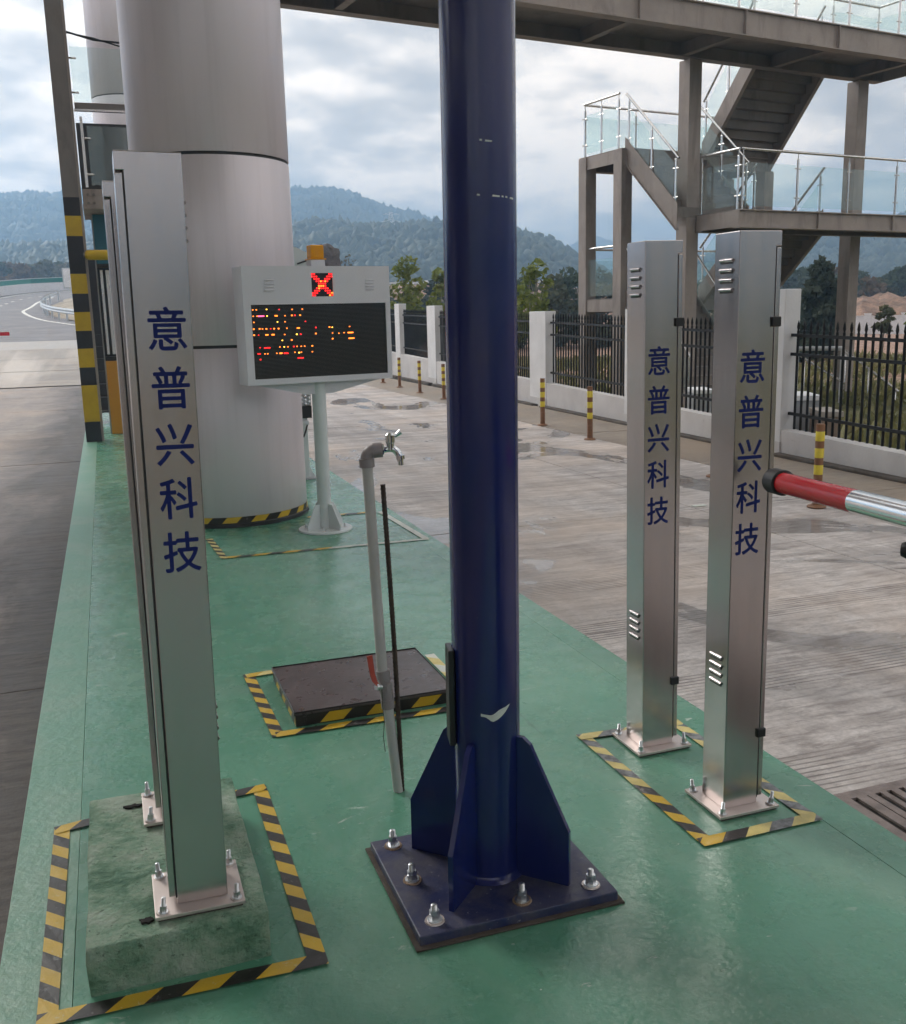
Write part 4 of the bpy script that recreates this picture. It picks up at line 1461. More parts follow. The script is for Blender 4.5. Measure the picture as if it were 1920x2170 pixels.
# fine horizontal louvre lines of the LED modules
b = B('louver_dark')
nl = 56
for k in range(nl):
    z = vs0 + (vs1 - vs0) * (k + .5) / nl
    b.box((us0 + .001, YF + 0.0085, z - .0011), (us1 - .001, YF + 0.0099, z + .0011))
tag(b.build('module_ribs', scn), kind='stuff')
LED = [(0.013, 0.067, 1), (0.038, 0.066, 1), (0.11, 0.063, 1), (0.2, 0.067, 1), (0.293, 0.069, 1), (0.367, 0.069, 1), (0.014, 0.151, 1), (0.041, 0.151, 1), (0.069, 0.151, 4), (0.111, 0.151, 1), (0.176, 0.151, 2), (0.239, 0.152, 1), (0.289, 0.15, 1.5), (0.311, 0.15, 1.5), (0.349, 0.15, 1.5), (0.016, 0.232, 1), (0.183, 0.233, 1), (0.237, 0.233, 1), (0.385, 0.236, 1), (0.012, 0.322, 1.5), (0.053, 0.32, 1.5), (0.073, 0.322, 1), (0.101, 0.323, 1.5), (0.131, 0.323, 1), (0.156, 0.322, 1.5), (0.188, 0.323, 1.5), (0.248, 0.322, 1), (0.331, 0.324, 2), (0.46, 0.324, 1.5), (0.562, 0.322, 1.5), (0.583, 0.326, 1), (0.715, 0.322, 1), (0.012, 0.402, 1.5), (0.043, 0.403, 1), (0.102, 0.403, 2), (0.146, 0.403, 2), (0.229, 0.406, 1), (0.317, 0.408, 1.5), (0.346, 0.408, 1.5), (0.458, 0.406, 1.5), (0.583, 0.406, 1), (0.631, 0.412, 1), (0.671, 0.406, 1), (0.72, 0.407, 4), (0.21, 0.484, 1), (0.278, 0.483, 1.5), (0.582, 0.484, 1.5), (0.726, 0.487, 4), (0.049, 0.573, 1), (0.099, 0.579, 4), (0.189, 0.572, 1), (0.221, 0.574, 1), (0.248, 0.574, 1), (0.291, 0.574, 1.5), (0.315, 0.573, 1), (0.345, 0.574, 1), (0.37, 0.574, 1), (0.427, 0.574, 1.5), (0.039, 0.655, 2), (0.08, 0.657, 1), (0.1, 0.658, 1), (0.165, 0.657, 1), (0.195, 0.658, 2), (0.232, 0.661, 3), (0.297, 0.653, 1), (0.327, 0.659, 1.5), (0.344, 0.655, 1), (0.425, 0.654, 1), (0.046, 0.732, 1.5), (0.336, 0.733, 4)]
leds = {k: MB().mat(k) for k in ('led_orange', 'led_red', 'led_yellow', 'led_pink')}
for k, (u_, v_, w_) in enumerate(LED):
    kind = 'led_orange'
    if w_ == 4:
        kind = ('led_pink', 'led_red', 'led_yellow', 'led_orange')[k % 4]
    elif k % 5 == 3:
        kind = 'led_red'
    elif k % 7 == 2:
        kind = 'led_yellow'
    x, z = us0 + (us1 - us0) * u_, vs1 - (vs1 - vs0) * v_
    nd = 1 if w_ < 2 else int(w_)
    hs = .0031 if w_ == 1 else .0040
    for q in range(nd):
        xx = x + (q - (nd - 1) / 2) * 0.0108
        leds[kind].box((xx - hs * 1.25, YF + 0.0062, z - hs), (xx + hs * 1.25, YF + 0.0082, z + hs))
for k, b in leds.items():
    tag(b.build('led_text', scn), kind='stuff')
b, b2 = MB().mat('led_red'), MB().mat('led_orange')
for i in range(10):
    for j in range(10):
        u_, v_ = (i + .5) / 10, (j + .5) / 10
        x, z = xs0 + (xs1 - xs0) * u_, xv1 - (xv1 - xv0) * v_
        d_ = min(abs(u_ - v_), abs(u_ + v_ - 1))
        if d_ < .16:
            tgt = b2 if random.random() < .16 else b
            tgt.box((x - .0046, YF + 0.002, z - .0046), (x + .0046, YF + 0.0075, z + .0046), bev=0)
tag(b.build('led_cross', sx_), kind='stuff')
tag(b2.build('led_cross', sx_), kind='stuff')
lm = B('white_housing').prism([(YF - 0.0002, 0), (YF - 0.009, -.006), (YF - .0002, -0.010)], 'x', -0.031, 0.031).mesh('louver')
for cu in (.172, .856):
    for k in range(4):
        link('louver', lm, dp, (-WD / 2 + WD * cu, 0, Z1 - (Z1 - Z0) * (.112 + .028 * k)))
bc = thing('warning_beacon', 'square amber warning beacon standing on top of the LED display', 'beacon', (1.435, 6.93, 1.852), RD)
B('white_housing').box((-0.052, -0.045, 0.0), (0.052, 0.045, 0.048), bev=0.004).build('base', bc)
B('amber_lens').box((-0.060, -0.05, 0.0485), (0.060, 0.05, 0.056), bev=0.002).build('rim', bc)
b = B('amber_lens')
b.box((-0.049, -0.042, 0.0565), (0.049, 0.042, 0.148), bev=0.008)
for k in range(7):
    xx = -0.042 + 0.014 * k
    b.box((xx - .002, -0.044, 0.06), (xx + .002, -0.0415, 0.142))
b.build('lens', bc)

# ------------------------------------------------------------------ lane machine half hidden behind the column
mc = thing('lane_camera', 'white roadside lane camera post with perforated lamp panel, half hidden by the big column', 'camera', (1.70, 9.25, 0))
B('white_pole').box((-0.16, -0.06, 0.0), (0.05, 0.06, 0.62), bev=0.006).build('stand', mc)
B('white_pole').box((-0.16, 0.02, 0.70), (0.02, 0.10, 1.05), bev=0.004).build('back_post', mc)
B('grey_box').box((-0.17, -0.10, 0.0), (0.12, 0.10, 0.012)).build('foot_plate', mc)
B('white_pole').prism([(0.05, 0.012), (0.11, 0.012), (0.05, 0.13)], 'y', -0.005, 0.005).build('gusset', mc)
B('black_plastic').box((-0.20, -0.09, 0.585), (0.09, 0.06, 0.70), bev=0.004).build('lamp_foot', mc)
b = B('grey_box').box((-0.20, -0.08, 0.702), (0.09, 0.055, 0.86), bev=0.004)
b.build('lamp_body', mc)
b = B('chrome')
for i in range(8):
    for j in range(4):
        b.lathe([(0.015, 0), (0.011, .008), (0.0001, .010)], 10, Matrix.Translation((-0.18 + i * .036, -0.081, 0.72 + j * .037 + (.018 if i % 2 else 0))) @ Matrix.Rotation(R(90), 4, 'X'))
b.build('lamp_lenses', mc)
B('zinc').box((-0.15, -0.075, 0.52), (0.06, 0.0, 0.56), bev=0.005).build('bracket', mc)
B('cable_black').tube([(-0.06, -0.07, 0.5), (-0.04, -0.09, 0.42), (0.0, -0.09, 0.41), (0.03, -0.07, 0.47), (0.05, -0.05, 0.53)], 0.008, 8).build('cable', mc)
# pale camera hood seen over the display
hd = far(635, 548, 12.5)
ch_ = thing('camera_hood', 'pale sloping camera hood showing over the display between column and beacon', 'camera', (hd.x, hd.y, 0))
B('white_pole').cyl((-.1, 0, 0.0), (-.1, 0, hd.z - .1), 0.05, n=16).build('stand', ch_)
B('white_pole').prism([(-0.3, hd.z - .1), (0.22, hd.z - .1), (0.2, hd.z - .0), (-.06, hd.z + .125), (-0.3, hd.z + .16)], 'y', -0.12, 0.12).build('hood', ch_)
B('cable_black').tube([(-0.06, -0.14, hd.z - .07), (0.02, -0.15, hd.z - .045), (0.1, -0.14, hd.z - .02), (.14, -.12, hd.z + .03)], 0.01, 6).build('cable', ch_)

# ------------------------------------------------------------------ barrier arms at the right
P1, P2 = Vector((1.70, 2.205, 1.035)), Vector((1.575, 1.60, 1.062))
dA = (P2 - P1).normalized()
ba = thing('barrier_arm', 'round red and silver barrier arm with a black rubber end cap beside the right cabinet', 'barrier arm', P1)
def armpt(s_):
    return dA * s_
Rr = 0.0285
B('arm_red').cyl(armpt(0.03), armpt(0.41), Rr, n=40, caps=False).build('red_band', ba)
B('arm_silver').cyl(armpt(0.4105), armpt(0.78), Rr, n=40, caps=False).build('silver_band', ba)
B('arm_red').cyl(armpt(0.7805), armpt(0.92), Rr, n=40, caps=False).build('red_band', ba)
B('arm_silver').cyl(armpt(0.9205), armpt(1.1), Rr, n=40).build('silver_band', ba)
q = B('black_rubber')
q.cyl(armpt(-0.012), armpt(0.045), Rr + 0.0065, n=40, caps=False)
q.tube([armpt(-0.028), armpt(-0.026), armpt(-0.020), armpt(-0.012)], [0.001, 0.018, 0.028, Rr + .0065], 40)
q.tube([armpt(0.045), armpt(0.047), armpt(0.0465)], [Rr + .0065, Rr + .004, Rr], 40, caps=False)
q.build('end_cap', ba)
b = B('black_iron').box((-0.16, -0.19, -1.03), (0.16, 0.19, 0.08), M=Matrix.Translation(armpt(1.28)), bev=0.015)
b.build('machine', ba)
Q = EYE + ray(1928, 1166) * 2.05
bd = (ray(1990, 1172) - ray(1928, 1166) - fw * .02).normalized()
bs = thing('buffer_rod', 'black round rubber buffer end at the right edge below the barrier arm', 'buffer', Q)
b = B('black_rubber')
b.tube([bd * -.018, bd * -.016, bd * -.006, bd * .03, bd * .034], [.004, .014, .0185, .0185, .012], 24)
b.build('buffer', bs)
B('zinc').cyl(bd * .034, bd * .42, 0.011, n=16).build('rod', bs)
B('black_iron').box((-0.05, -0.05, -Q.z), (0.05, 0.05, 0.06), M=Matrix.Translation(bd * .46), bev=0.006).build('stand', bs)

# ------------------------------------------------------------------ striped steel post, glass landing, steps and ticket machine at the island's far end
spz_ = thing('striped_post', 'tall steel post with yellow and black bands at the island edge', 'post', (-0.23, 13.62, 0))
w_ = 0.095
bands = [(0.0, 0.261, 'post_black'), (0.261, 0.731, 'post_yellow'), (0.731, 0.958, 'post_black'), (0.958, 1.196, 'post_yellow'), (1.196, 1.42, 'post_black'), (1.42, 1.655, 'post_yellow'), (1.655, 1.882, 'post_black'), (1.882, 2.126, 'post_yellow'), (2.126, 2.585, 'post_black'), (2.585, 2.829, 'post_yellow'), (2.829, 3.05, 'post_black')]
for z0, z1, mname in bands:
    B(mname).box((-w_, -0.1, z0 + .0005), (w_, 0.1, z1 - .0005)).build('band', spz_)
B('grey_steel').box((-w_, -0.1, 3.0505), (w_, 0.1, 9.0)).build('shaft', spz_)
B('brown_steel').box((w_ + .0005, -0.06, 0.0), (w_ + 0.03, 0.1, 9.0)).build('side_flange', spz_)

ld = thing('stair_landing', 'steel landing with glass balustrade between the striped post and the silver column', 'landing', (0, 13.7, 0))
B('grey_steel').box((-0.09, 0.0, 4.12), (1.3, 0.12, 4.2)).build('beam', ld)
B('stainless_rail').box((-0.1, -0.04, 4.095), (1.3, 0.02, 4.118)).build('trim', ld)
B('brown_steel').box((-0.09, -0.02, 2.93), (1.3, 0.1, 3.17)).build('beam', ld)
for x in (-0.05, 0.02):
    for z in (3.0, 3.1):
        B('grey_steel').cyl((x + .02, -0.021, z), (x + .02, -0.035, z), 0.018, n=6).build('bolt', ld)
B('stair_dark').box((-0.1, 0.9, 3.0), (1.3, 1.0, 4.12)).build('back_panel', ld)
B('brown_steel').box((-0.1, 0.12, 2.93), (1.3, 1.4, 3.0)).build('deck', ld)
B('glass').box((0.03, 0.02, 3.22), (1.2, 0.032, 3.93)).build('glass_pane', ld)
B('glass').box((-0.09, 0.06, 4.22), (0.95, 0.072, 4.86)).build('glass_pane', ld)
B('stainless_rail').box((-0.045, -0.03, 3.19), (-0.012, 0.0, 4.03)).build('baluster', ld)
for z in (3.35, 3.78):
    B('stainless_rail').cyl((-0.03, 0.0, z), (0.07, 0.0, z), 0.012, n=8).build('clamp', ld)
for z in (4.32, 4.72):
    B('stainless_rail').cyl((-0.12, 0.03, z), (-0.02, 0.03, z), 0.012, n=8).build('clamp', ld)
cb = B('cable_black')
cb.tube([(-0.12, -0.05, 5.0), (0.2, -.02, 4.93), (0.5, 0.0, 4.92), (0.9, 0.0, 4.98)], 0.012, 6)
cb.tube([(-0.12, -0.05, 4.99), (0.2, -.02, 4.95), (0.5, 0.0, 4.88), (0.9, 0.0, 4.9)], 0.009, 6)
cb.build('cable', ld)

yb = thing('yellow_beam', 'yellow padded round height bar running right from the striped post', 'bar', (-0.13, 13.45, 2.35))
B('post_yellow').tube([(0.0, 0, 0), (0.02, 0, 0), (0.05, 0, 0), (1.2, 0, 0)], [0.03, 0.055, 0.062, 0.062], 20).build('pad', yb)
B('grey_steel').cyl((-0.02, 0, 0), (0.0, 0, 0), 0.03, n=12).build('bracket', yb)

st_ = thing('access_stair', 'dark steel access steps behind the ticket machine at the island end', 'stairs', (0.1, 16.0, 0))
tm = B('stair_dark').box((-0.36, 0.0, -0.028), (0.9, 0.26, 0.0)).mesh('tread')
rm = B('stair_dark').box((-0.36, 0.24, 0.0), (0.9, 0.252, 0.165)).mesh('riser')
for k in range(14):
    link('tread', tm, st_, (0, 0.25 * k, 0.19 * (k + 1)))
    link('riser', rm, st_, (0, 0.25 * k - .0, 0.19 * (k + 1)))
B('grey_steel').prism([(0, 0), (0.3, 0), (3.7, 2.62), (3.6, 2.8), (0, 0.19)], 'x', -0.385, -0.362).build('stringer', st_)

tk = thing('ticket_machine', 'tall ticket machine, teal above, glossy black in the middle, orange below', 'ticket machine', (0.0, 14.35, 0))
B('grey_box').box((-0.02, 0.06, 0.0), (0.42, 0.5, 3.0), bev=0.006).build('casing', tk)
B('orange_panel').box((0.0, 0.0, 0.0), (0.42, 0.0595, 1.0), bev=0.004).build('lower_door', tk)
B('black_plastic').box((0.0, 0.0, 1.003), (0.42, 0.0595, 1.06)).build('sill', tk)
B('screen_black').box((0.0, 0.01, 1.062), (0.42, 0.0595, 2.245)).build('screen_door', tk)
b = B('stainless_rail')  # bright strips stand in for white reflections on the black glass
for x in (0.03, 0.10, 0.135, 0.20, 0.27):
    b.box((x, 0.0035, 1.09), (x + .035, 0.0095, 2.21), bev=0.002)
b.build('reflection_strips', tk)
B('black_plastic').box((0.0, 0.0, 2.247), (0.42, 0.0595, 2.29)).build('lintel', tk)
B('teal_panel').box((0.0, 0.0, 2.292), (0.42, 0.0595, 3.0), bev=0.004).build('upper_panel', tk)

# ------------------------------------------------------------------ boundary fence on the right
def fx(y):
    return 7.1 + 0.03 * (y - 7.3)
def ftop(y):      # top of the low wall
    return 0.138 + 0.0205 * (y - 9.35)
FA = -math.atan(0.03)
PLEN = [.5, .5, .4, .75, .5, .7, .5, .5]
PIER_Y = [5.85 + 3.4 * k for k in range(8)]
plabels = {1: 'white fence pier just right of the right cabinet', 2: 'white fence pier hidden behind the middle cabinet', 3: 'white fence pier between the navy post and the middle cabinet', 4: 'white fence pier behind the navy post', 5: 'white fence pier just left of the navy post', 6: 'white fence pier at the right edge of the display', 7: 'white fence pier hidden behind the display', 0: 'white fence pier beyond the right edge'}
ptop = {0: 1.62, 1: 1.70, 2: 1.53, 3: 1.535, 4: 1.66, 5: 1.745, 6: 1.85, 7: 1.95}
for k, y in enumerate(PIER_Y):
    ln = PLEN[k]
    t_ = thing('fence_pier', plabels[k], 'pier', (fx(y), y, 0), FA, 'white fence piers')
    B('white_wall').box((0.0, 0.0, -0.7), (0.205, ln, ptop[k]), bev=0.008).build('shaft', t_)
    B('plinth_wall').box((-0.008, -0.008, -0.7), (0.213, ln + .008, 0.0)).build('footing', t_)
flabels = ['black spear fence between the right cabinet and the right edge', 'black spear fence seen between the two right cabinets', 'black spear fence left of the middle cabinet', 'black spear fence hidden right behind the navy post', 'black spear fence seen at the left of the navy post', 'black spear fence between the white piers right of the display', 'black spear fence behind the display']
spear_h = 1.21
def spear_mesh():
    b = B('black_iron')
    r_ = 0.0145
    zt = spear_h
    prof = [(r_, 0.0), (r_, zt - 0.115), (r_ * .62, zt - 0.11), (r_ * 1.15, zt - 0.075), (r_ * .8, zt - 0.035), (0.001, zt)]
    b.lathe(prof, 8)
    return b.mesh('spear')
SPM = spear_mesh()
for k in range(len(PIER_Y) - 1):
    ya = PIER_Y[k] + PLEN[k]
    yb_ = PIER_Y[k + 1]
    L_ = yb_ - ya
    grade = 0.0205
    pw = B('plinth_wall')
    o_ = thing('fence_wall', 'low whitewashed wall under ' + flabels[k], 'wall', (fx(ya), ya, 0), FA, 'low fence walls')
    z0, z1 = ftop(ya), ftop(yb_)
    vv = [(0.01, 0.001, -.7), (0.19, 0.001, -.7), (0.19, L_, -.7), (0.01, L_, -.7), (0.01, 0.001, z0), (0.19, 0.001, z0), (0.19, L_, z1), (0.01, L_, z1)]
    pw.raw(vv, [(3, 2, 1, 0), (4, 5, 6, 7), (0, 1, 5, 4), (1, 2, 6, 5), (2, 3, 7, 6), (3, 0, 4, 7)])
    pw.build('wall', o_)
    b = B('grime')
    b.box((-0.13, -0.4, -0.7), (0.008, L_, -0.118), bev=0.012)
    b.build('stained_footing', o_)
    t_ = thing('spear_fence', flabels[k], 'fence', (fx(ya) + 0.11, ya, 0), FA, 'spear fence bays')
    for hz_, hh_ in ((0.185, .034), (0.85, .034), (1.06, .034)):
        b = B('black_iron')
        vv = []
        for q, zz in ((-0.05, z0), (L_ + 0.03, z1)):
            for dx_, dz_ in ((-.016, -hh_ / 2), (.016, -hh_ / 2), (.016, hh_ / 2), (-.016, hh_ / 2)):
                vv.append((dx_, q, zz + hz_ + dz_))
        b.raw(vv, [(0, 1, 2, 3), (7, 6, 5, 4), (0, 4, 5, 1), (1, 5, 6, 2), (2, 6, 7, 3), (3, 7, 4, 0)])
        b.build('rail', t_)
    n = int(L_ / 0.108)
    for q in range(n):
        yy = 0.05 + (L_ - 0.1) * (q + .5) / n
        link('spear', SPM, t_, (0, yy, z0 + (z1 - z0) * yy / L_ + 0.015))

# flexible delineator posts
def delineator_proto():
    t_ = thing('delineator_post', 'x', 'bollard', (0, 0, 0), 0, 'brown and yellow delineator posts along the lane')
    prof = [(0.075, 0.0), (0.08, 0.008), (0.07, 0.018), (0.042, 0.025)]
    z = 0.03
    while z < 0.20:
        prof += [(0.041, z), (0.034, z + .008)]
        z += 0.02
    prof += [(0.036, 0.22), (0.036, 0.69), (0.034, 0.70), (0.0001, 0.70)]
    B('delineator_brown').lathe(prof, 20).build('tube', t_)
    for z0 in (0.28, 0.42, 0.56):
        B('delineator_yellow').lathe([(0.0364, z0), (0.0372, z0 + .002), (0.0372, z0 + .078), (0.0364, z0 + .08)], 20).build('reflective_band', t_)
    return t_
dl0 = delineator_proto()
dly = [(5.515, 6.613), (5.65, 8.3), (5.79, 9.95), (5.929, 11.541), (6.088, 13.385), (6.2, 15.1), (6.28, 16.9), (6.361, 18.755), (6.432, 20.594), (6.548, 22.572), (6.622, 24.32)]
dlab = ['delineator post behind the red barrier arm', 'delineator post hidden behind the right cabinet', 'delineator post hidden between the cabinets', 'right one of the two delineator posts between navy post and middle cabinet', 'left one of the two delineator posts between navy post and middle cabinet', 'delineator post hidden behind the navy post', 'second delineator post hidden behind the navy post', 'delineator post at the left edge of the navy post', 'middle delineator post between display and navy post', 'delineator post just right of the display', 'delineator post under the display edge, mostly hidden']
for k, (x, y) in enumerate(dly):
    o = dl0 if k == 0 else copy_tree(dl0)
    o.location = (x, y, -0.147 if x > 6.06 else -0.149)
    o.rotation_euler = (random.uniform(-.02, .02), random.uniform(-.02, .02), random.random())
    o['label'] = dlab[k]

# a scrap of paper on the lane
tag(B('worn_white').box((4.62, 7.05, -0.146), (4.74, 7.11, -0.142)).build('paper_scrap'), 'small white scrap of paper lying on the lane', 'litter')

# ------------------------------------------------------------------ steel footbridge and its stair tower (own axes, turned 9 degrees)
BA = R(9)
fb = thing('footbridge', 'grey-brown steel footbridge with glass balustrade crossing overhead', 'bridge', (0, 0, 0), BA)
XL, XR = -14.0, 19.2
def girder(par, x0, x1, y, z0, z1, out, m='brown_steel', name='girder'):
    b = B(m)
    b.box((x0, y, z0), (x1, y + .018, z1))
    ya, yb2 = (y - .002, y + .16) if out < 0 else (y - .142, y + .02)
    b.box((x0, ya - (.05 if out < 0 else 0), z0 - .022), (x1, yb2 + (.05 if out > 0 else 0), z0 - .001))
    b.box((x0, ya - (.05 if out < 0 else 0), z1 + .001), (x1, yb2 + (.05 if out > 0 else 0), z1 + .02))
    return b.build(name, par)
girder(fb, XL, XR, 14.05, 6.29, 6.69, -1)
girder(fb, XL, XR, 15.72, 6.29, 6.69, 1, 'brown_steel_shaded')
B('brown_steel_shaded').box((XL, 14.07, 6.54), (XR - .02, 15.71, 6.60)).build('deck', fb)
B('brown_steel').box((XR, 14.0, 6.27), (XR + .02, 15.79, 6.71)).build('end_plate', fb)
stf = B('brown_steel').box((-.009, 13.985, 6.291), (.009, 14.049, 6.689)).mesh('stiffener')
crb = B('brown_steel_shaded').box((-.07, 14.07, 6.29), (.07, 15.715, 6.305)).box((-.008, 14.07, 6.306), (.008, 15.715, 6.539)).mesh('cross_beam')
x = 11.24 - 2.38 * 10
while x < XR:
    if x > XL:
        link('stiffener', stf, fb, (x, 0, 0))
        link('cross_beam', crb, fb, (x, 0, 0))
    x += 2.38
bal = B('stainless_rail').box((-.022, -.012, 0), (.022, .012, 0.98), bev=0.003)
bal.cyl((-.075, 0, .25), (.075, 0, .25), .011, n=8)
bal.cyl((-.075, 0, .80), (.075, 0, .80), .011, n=8)
bal.cyl((0, 0, .98), (0, 0, 1.08), .009, n=8)
BAL = bal.mesh('baluster')
def balustrade(par, p0, p1, z, n, zr=1.1, ends=True, gap=.09):
    """posts, panes and handrail between two plan points on the level z"""
    p0, p1 = Vector((*p0, 0)), Vector((*p1, 0))
    d = p1 - p0
    a = math.atan2(d.y, d.x)
    L_ = d.length
    Mx = Matrix.Translation((p0.x, p0.y, z)) @ Matrix.Rotation(a, 4, 'Z')
    for k in range(n + 1):
        link('baluster', BAL, par, Mx @ Vector((L_ * k / n, 0, 0)), (0, 0, a))
    for k in range(n):
        B('glass').box((L_ * k / n + gap * .6, -.006, .07), (L_ * (k + 1) / n - gap * .6, .006, .86), M=Mx).build('glass_pane', par)
    B('stainless_rail').tube([Mx @ Vector((-.02, 0, zr)), Mx @ Vector((L_ + .02, 0, zr))], .026, 12).build('handrail', par)
balustrade(fb, (-2.0, 14.08), (19.15, 14.08), 6.71, 15)
balustrade(fb, (-2.0, 15.72), (15.5, 15.72), 6.71, 13)
balustrade(fb, (17.75, 15.72), (19.15, 15.72), 6.71, 1)
balustrade(fb, (19.15, 14.08), (19.15, 15.72), 6.71, 1)
for cx_ in (13.93, 18.68):
    b = B('brown_steel')
    b.box((cx_ - .155, 15.62, -1.2), (cx_ + .155, 15.93, 6.265), bev=.004)
    b.build('bridge_column', fb)

tw = thing('stair_tower', 'zigzag steel stair tower with glass balustrades beside the footbridge', 'stairs', (0, 0, 0), BA)
def landing(x0, x1, y0, y1, z, hgt=.30):
    b = B('brown_steel_shaded').box((x0 + .02, y0 + .02, z - .06), (x1 - .02, y1 - .02, z - .0))
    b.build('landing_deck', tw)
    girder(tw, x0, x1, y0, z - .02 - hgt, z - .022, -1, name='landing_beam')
    girder(tw, x0, x1, y1 - .018, z - .02 - hgt, z - .022, 1, 'brown_steel_shaded', name='landing_beam')
    for xx in (x0, x1 - .018):
        B('brown_steel').box((xx - .001, y0 + .02, z - .021 - hgt), (xx + .019, y1 - .02, z - .024)).build('side_beam', tw)
ZL, ZM2, ZM1 = 3.35, 4.85, 1.78
landing(14.0, 21.5, 14.42, 15.60, ZL)
landing(13.42, 17.75, 17.3, 18.70, ZM2, .26)
landing(13.42, 17.75, 17.3, 18.70, ZM1, .26)
for k, xx in enumerate((16.1, 18.3)):
    B('brown_steel').box((xx - .008, 14.37, ZL - .318), (xx + .008, 14.419, ZL - .025)).build('stiffener', tw)
balustrade(tw, (14.10, 14.45), (21.3, 14.45), ZL, 5)
balustrade(tw, (14.03, 14.50), (14.03, 15.5), ZL, 1)
balustrade(tw, (13.46, 17.42), (13.46, 18.62), ZM2, 2)
balustrade(tw, (13.50, 18.66), (17.7, 18.66), ZM2, 3)
balustrade(tw, (17.72, 17.35), (17.72, 18.6), ZM2, 1)
balustrade(tw, (13.46, 17.42), (13.46, 18.62), ZM1, 1)
balustrade(tw, (13.50, 18.66), (17.7, 18.66), ZM1, 3)
balustrade(tw, (17.72, 17.35), (17.72, 18.6), ZM1, 1)
for cx_, cy_, zt in ((13.53, 17.36, ZM2 - .02), (13.53, 18.62, ZM2 - .02), (17.62, 17.36, ZM2 - .3), (17.62, 18.62, ZM2 - .3)):
    B('brown_steel').box((cx_ - .14, cy_ - .14, -1.2), (cx_ + .14, cy_ + .14, zt), bev=.004).build('tower_column', tw)
B('brown_steel').box((20.9, 14.6, -1.2), (21.2, 14.9, ZL - .35), bev=.004).build('tower_column', tw)
def flight(x0, x1, ya, za, yb, zb, n, rails=(1, 1), tread_m='brown_steel_shaded'):
    """steps from (ya, za) up or down to (yb, zb); treads run along x"""
    dy, dz = (yb - ya) / n, (zb - za) / n
    sl = math.atan2(zb - za, yb - ya)
    for xx in (x0, x1 - .016):
        o_ = .21 / abs(math.cos(sl))
        b = B('brown_steel')
        b.prism([(ya, za - o_), (yb, zb - o_), (yb, zb + .05 + abs(dz)), (ya, za + .05 + abs(dz))], 'x', xx, xx + .016)
        b.build('stringer', tw)
        for e_ in (-1, 1):
            pass
        xa = xx + .008
        b = B('brown_steel')
        b.prism([(ya, za - o_ - .014), (yb, zb - o_ - .014), (yb, zb - o_ - .001), (ya, za - o_ - .001)], 'x', xa - .05, xa + .05)
        b.build('stringer_flange', tw)
    tmm = B(tread_m)
    lo = min(dy, 0)
    tmm.box((x0 + .018, -abs(dy) / 2 - .012, -.03), (x1 - .018, abs(dy) / 2 + .012, 0))
    tmm.box((x0 + .018, (-1 if dz * dy > 0 else 1) * (abs(dy) / 2) - .006, -abs(dz) - .028), (x1 - .018, (-1 if dz * dy > 0 else 1) * (abs(dy) / 2) + .006, -.031))
    tmesh = tmm.mesh('tread')
    for k in range(n):
        link('tread', tmesh, tw, (0, ya + dy * (k + .5), max(za + dz * k, za + dz * (k + 1)) - .02))
    for side, on in zip((x0 + .03, x1 - .03), rails):
        if not on:
            continue
        P_, Q_ = Vector((side, ya, za + .07)), Vector((side, yb, zb + .07))
        B('stainless_rail').tube([P_ + Vector((0, 0, 1.0)), Q_ + Vector((0, 0, 1.0))], .026, 12).build('handrail', tw)
        K = 2
        for k in range(K + 1):
            c = P_.lerp(Q_, (k + .12) / (K + .24))
            link('baluster', BAL, tw, c + Vector((0, 0, -.06)), (0, 0, R(90)))
        for k in range(K):
            c0, c1 = P_.lerp(Q_, (k + .2) / (K + .2)), P_.lerp(Q_, (k + 1.0) / (K + .2))
            B('glass').prism([(c0.y, c0.z + .06), (c1.y, c1.z + .06), (c1.y, c1.z + .80), (c0.y, c0.z + .80)], 'x', side - .005, side + .005).build('glass_pane', tw)
flight(13.52, 15.45, 15.62, ZL, 17.28, ZM2, 9)
flight(15.62, 17.62, 17.28, ZM2, 15.80, 6.62, 10)
flight(15.62, 17.62, 15.62, ZL, 17.28, ZM1, 9)
flight(13.52, 15.45, 17.28, ZM1, 15.1, -0.55, 13)

rh = thing('ramp_handrail', 'two stainless handrails sloping down behind the fence right of the right cabinet', 'handrail', (0, 0, 0), BA)
for (a, c) in (((18, 15.3, .61), (18, 13.74, -.29)), ((17, 15.5, .44), (17, 14.3, -.09))):
    B('stainless_rail').tube([a, c], .024, 10).build('rail', rh)
    for s_ in (.1, .5, .95):
        q = Vector(a).lerp(Vector(c), s_)
        B('stainless_rail').cyl((q.x, q.y, -.9), q, .014, n=8).build('upright', rh)
wp0, wp1 = far(1690, 739, 24), far(1786, 738, 23.5)
tag(B('white_wall').tube([wp0, wp1], .05, 10).cyl(wp0, (wp0.x, wp0.y, -.8), .04, n=8).cyl(wp1, (wp1.x, wp1.y, -.8), .04, n=8).build('white_pipe_rail'), 'white horizontal pipe rail behind the spear fence, under the stair tower', 'pipe')

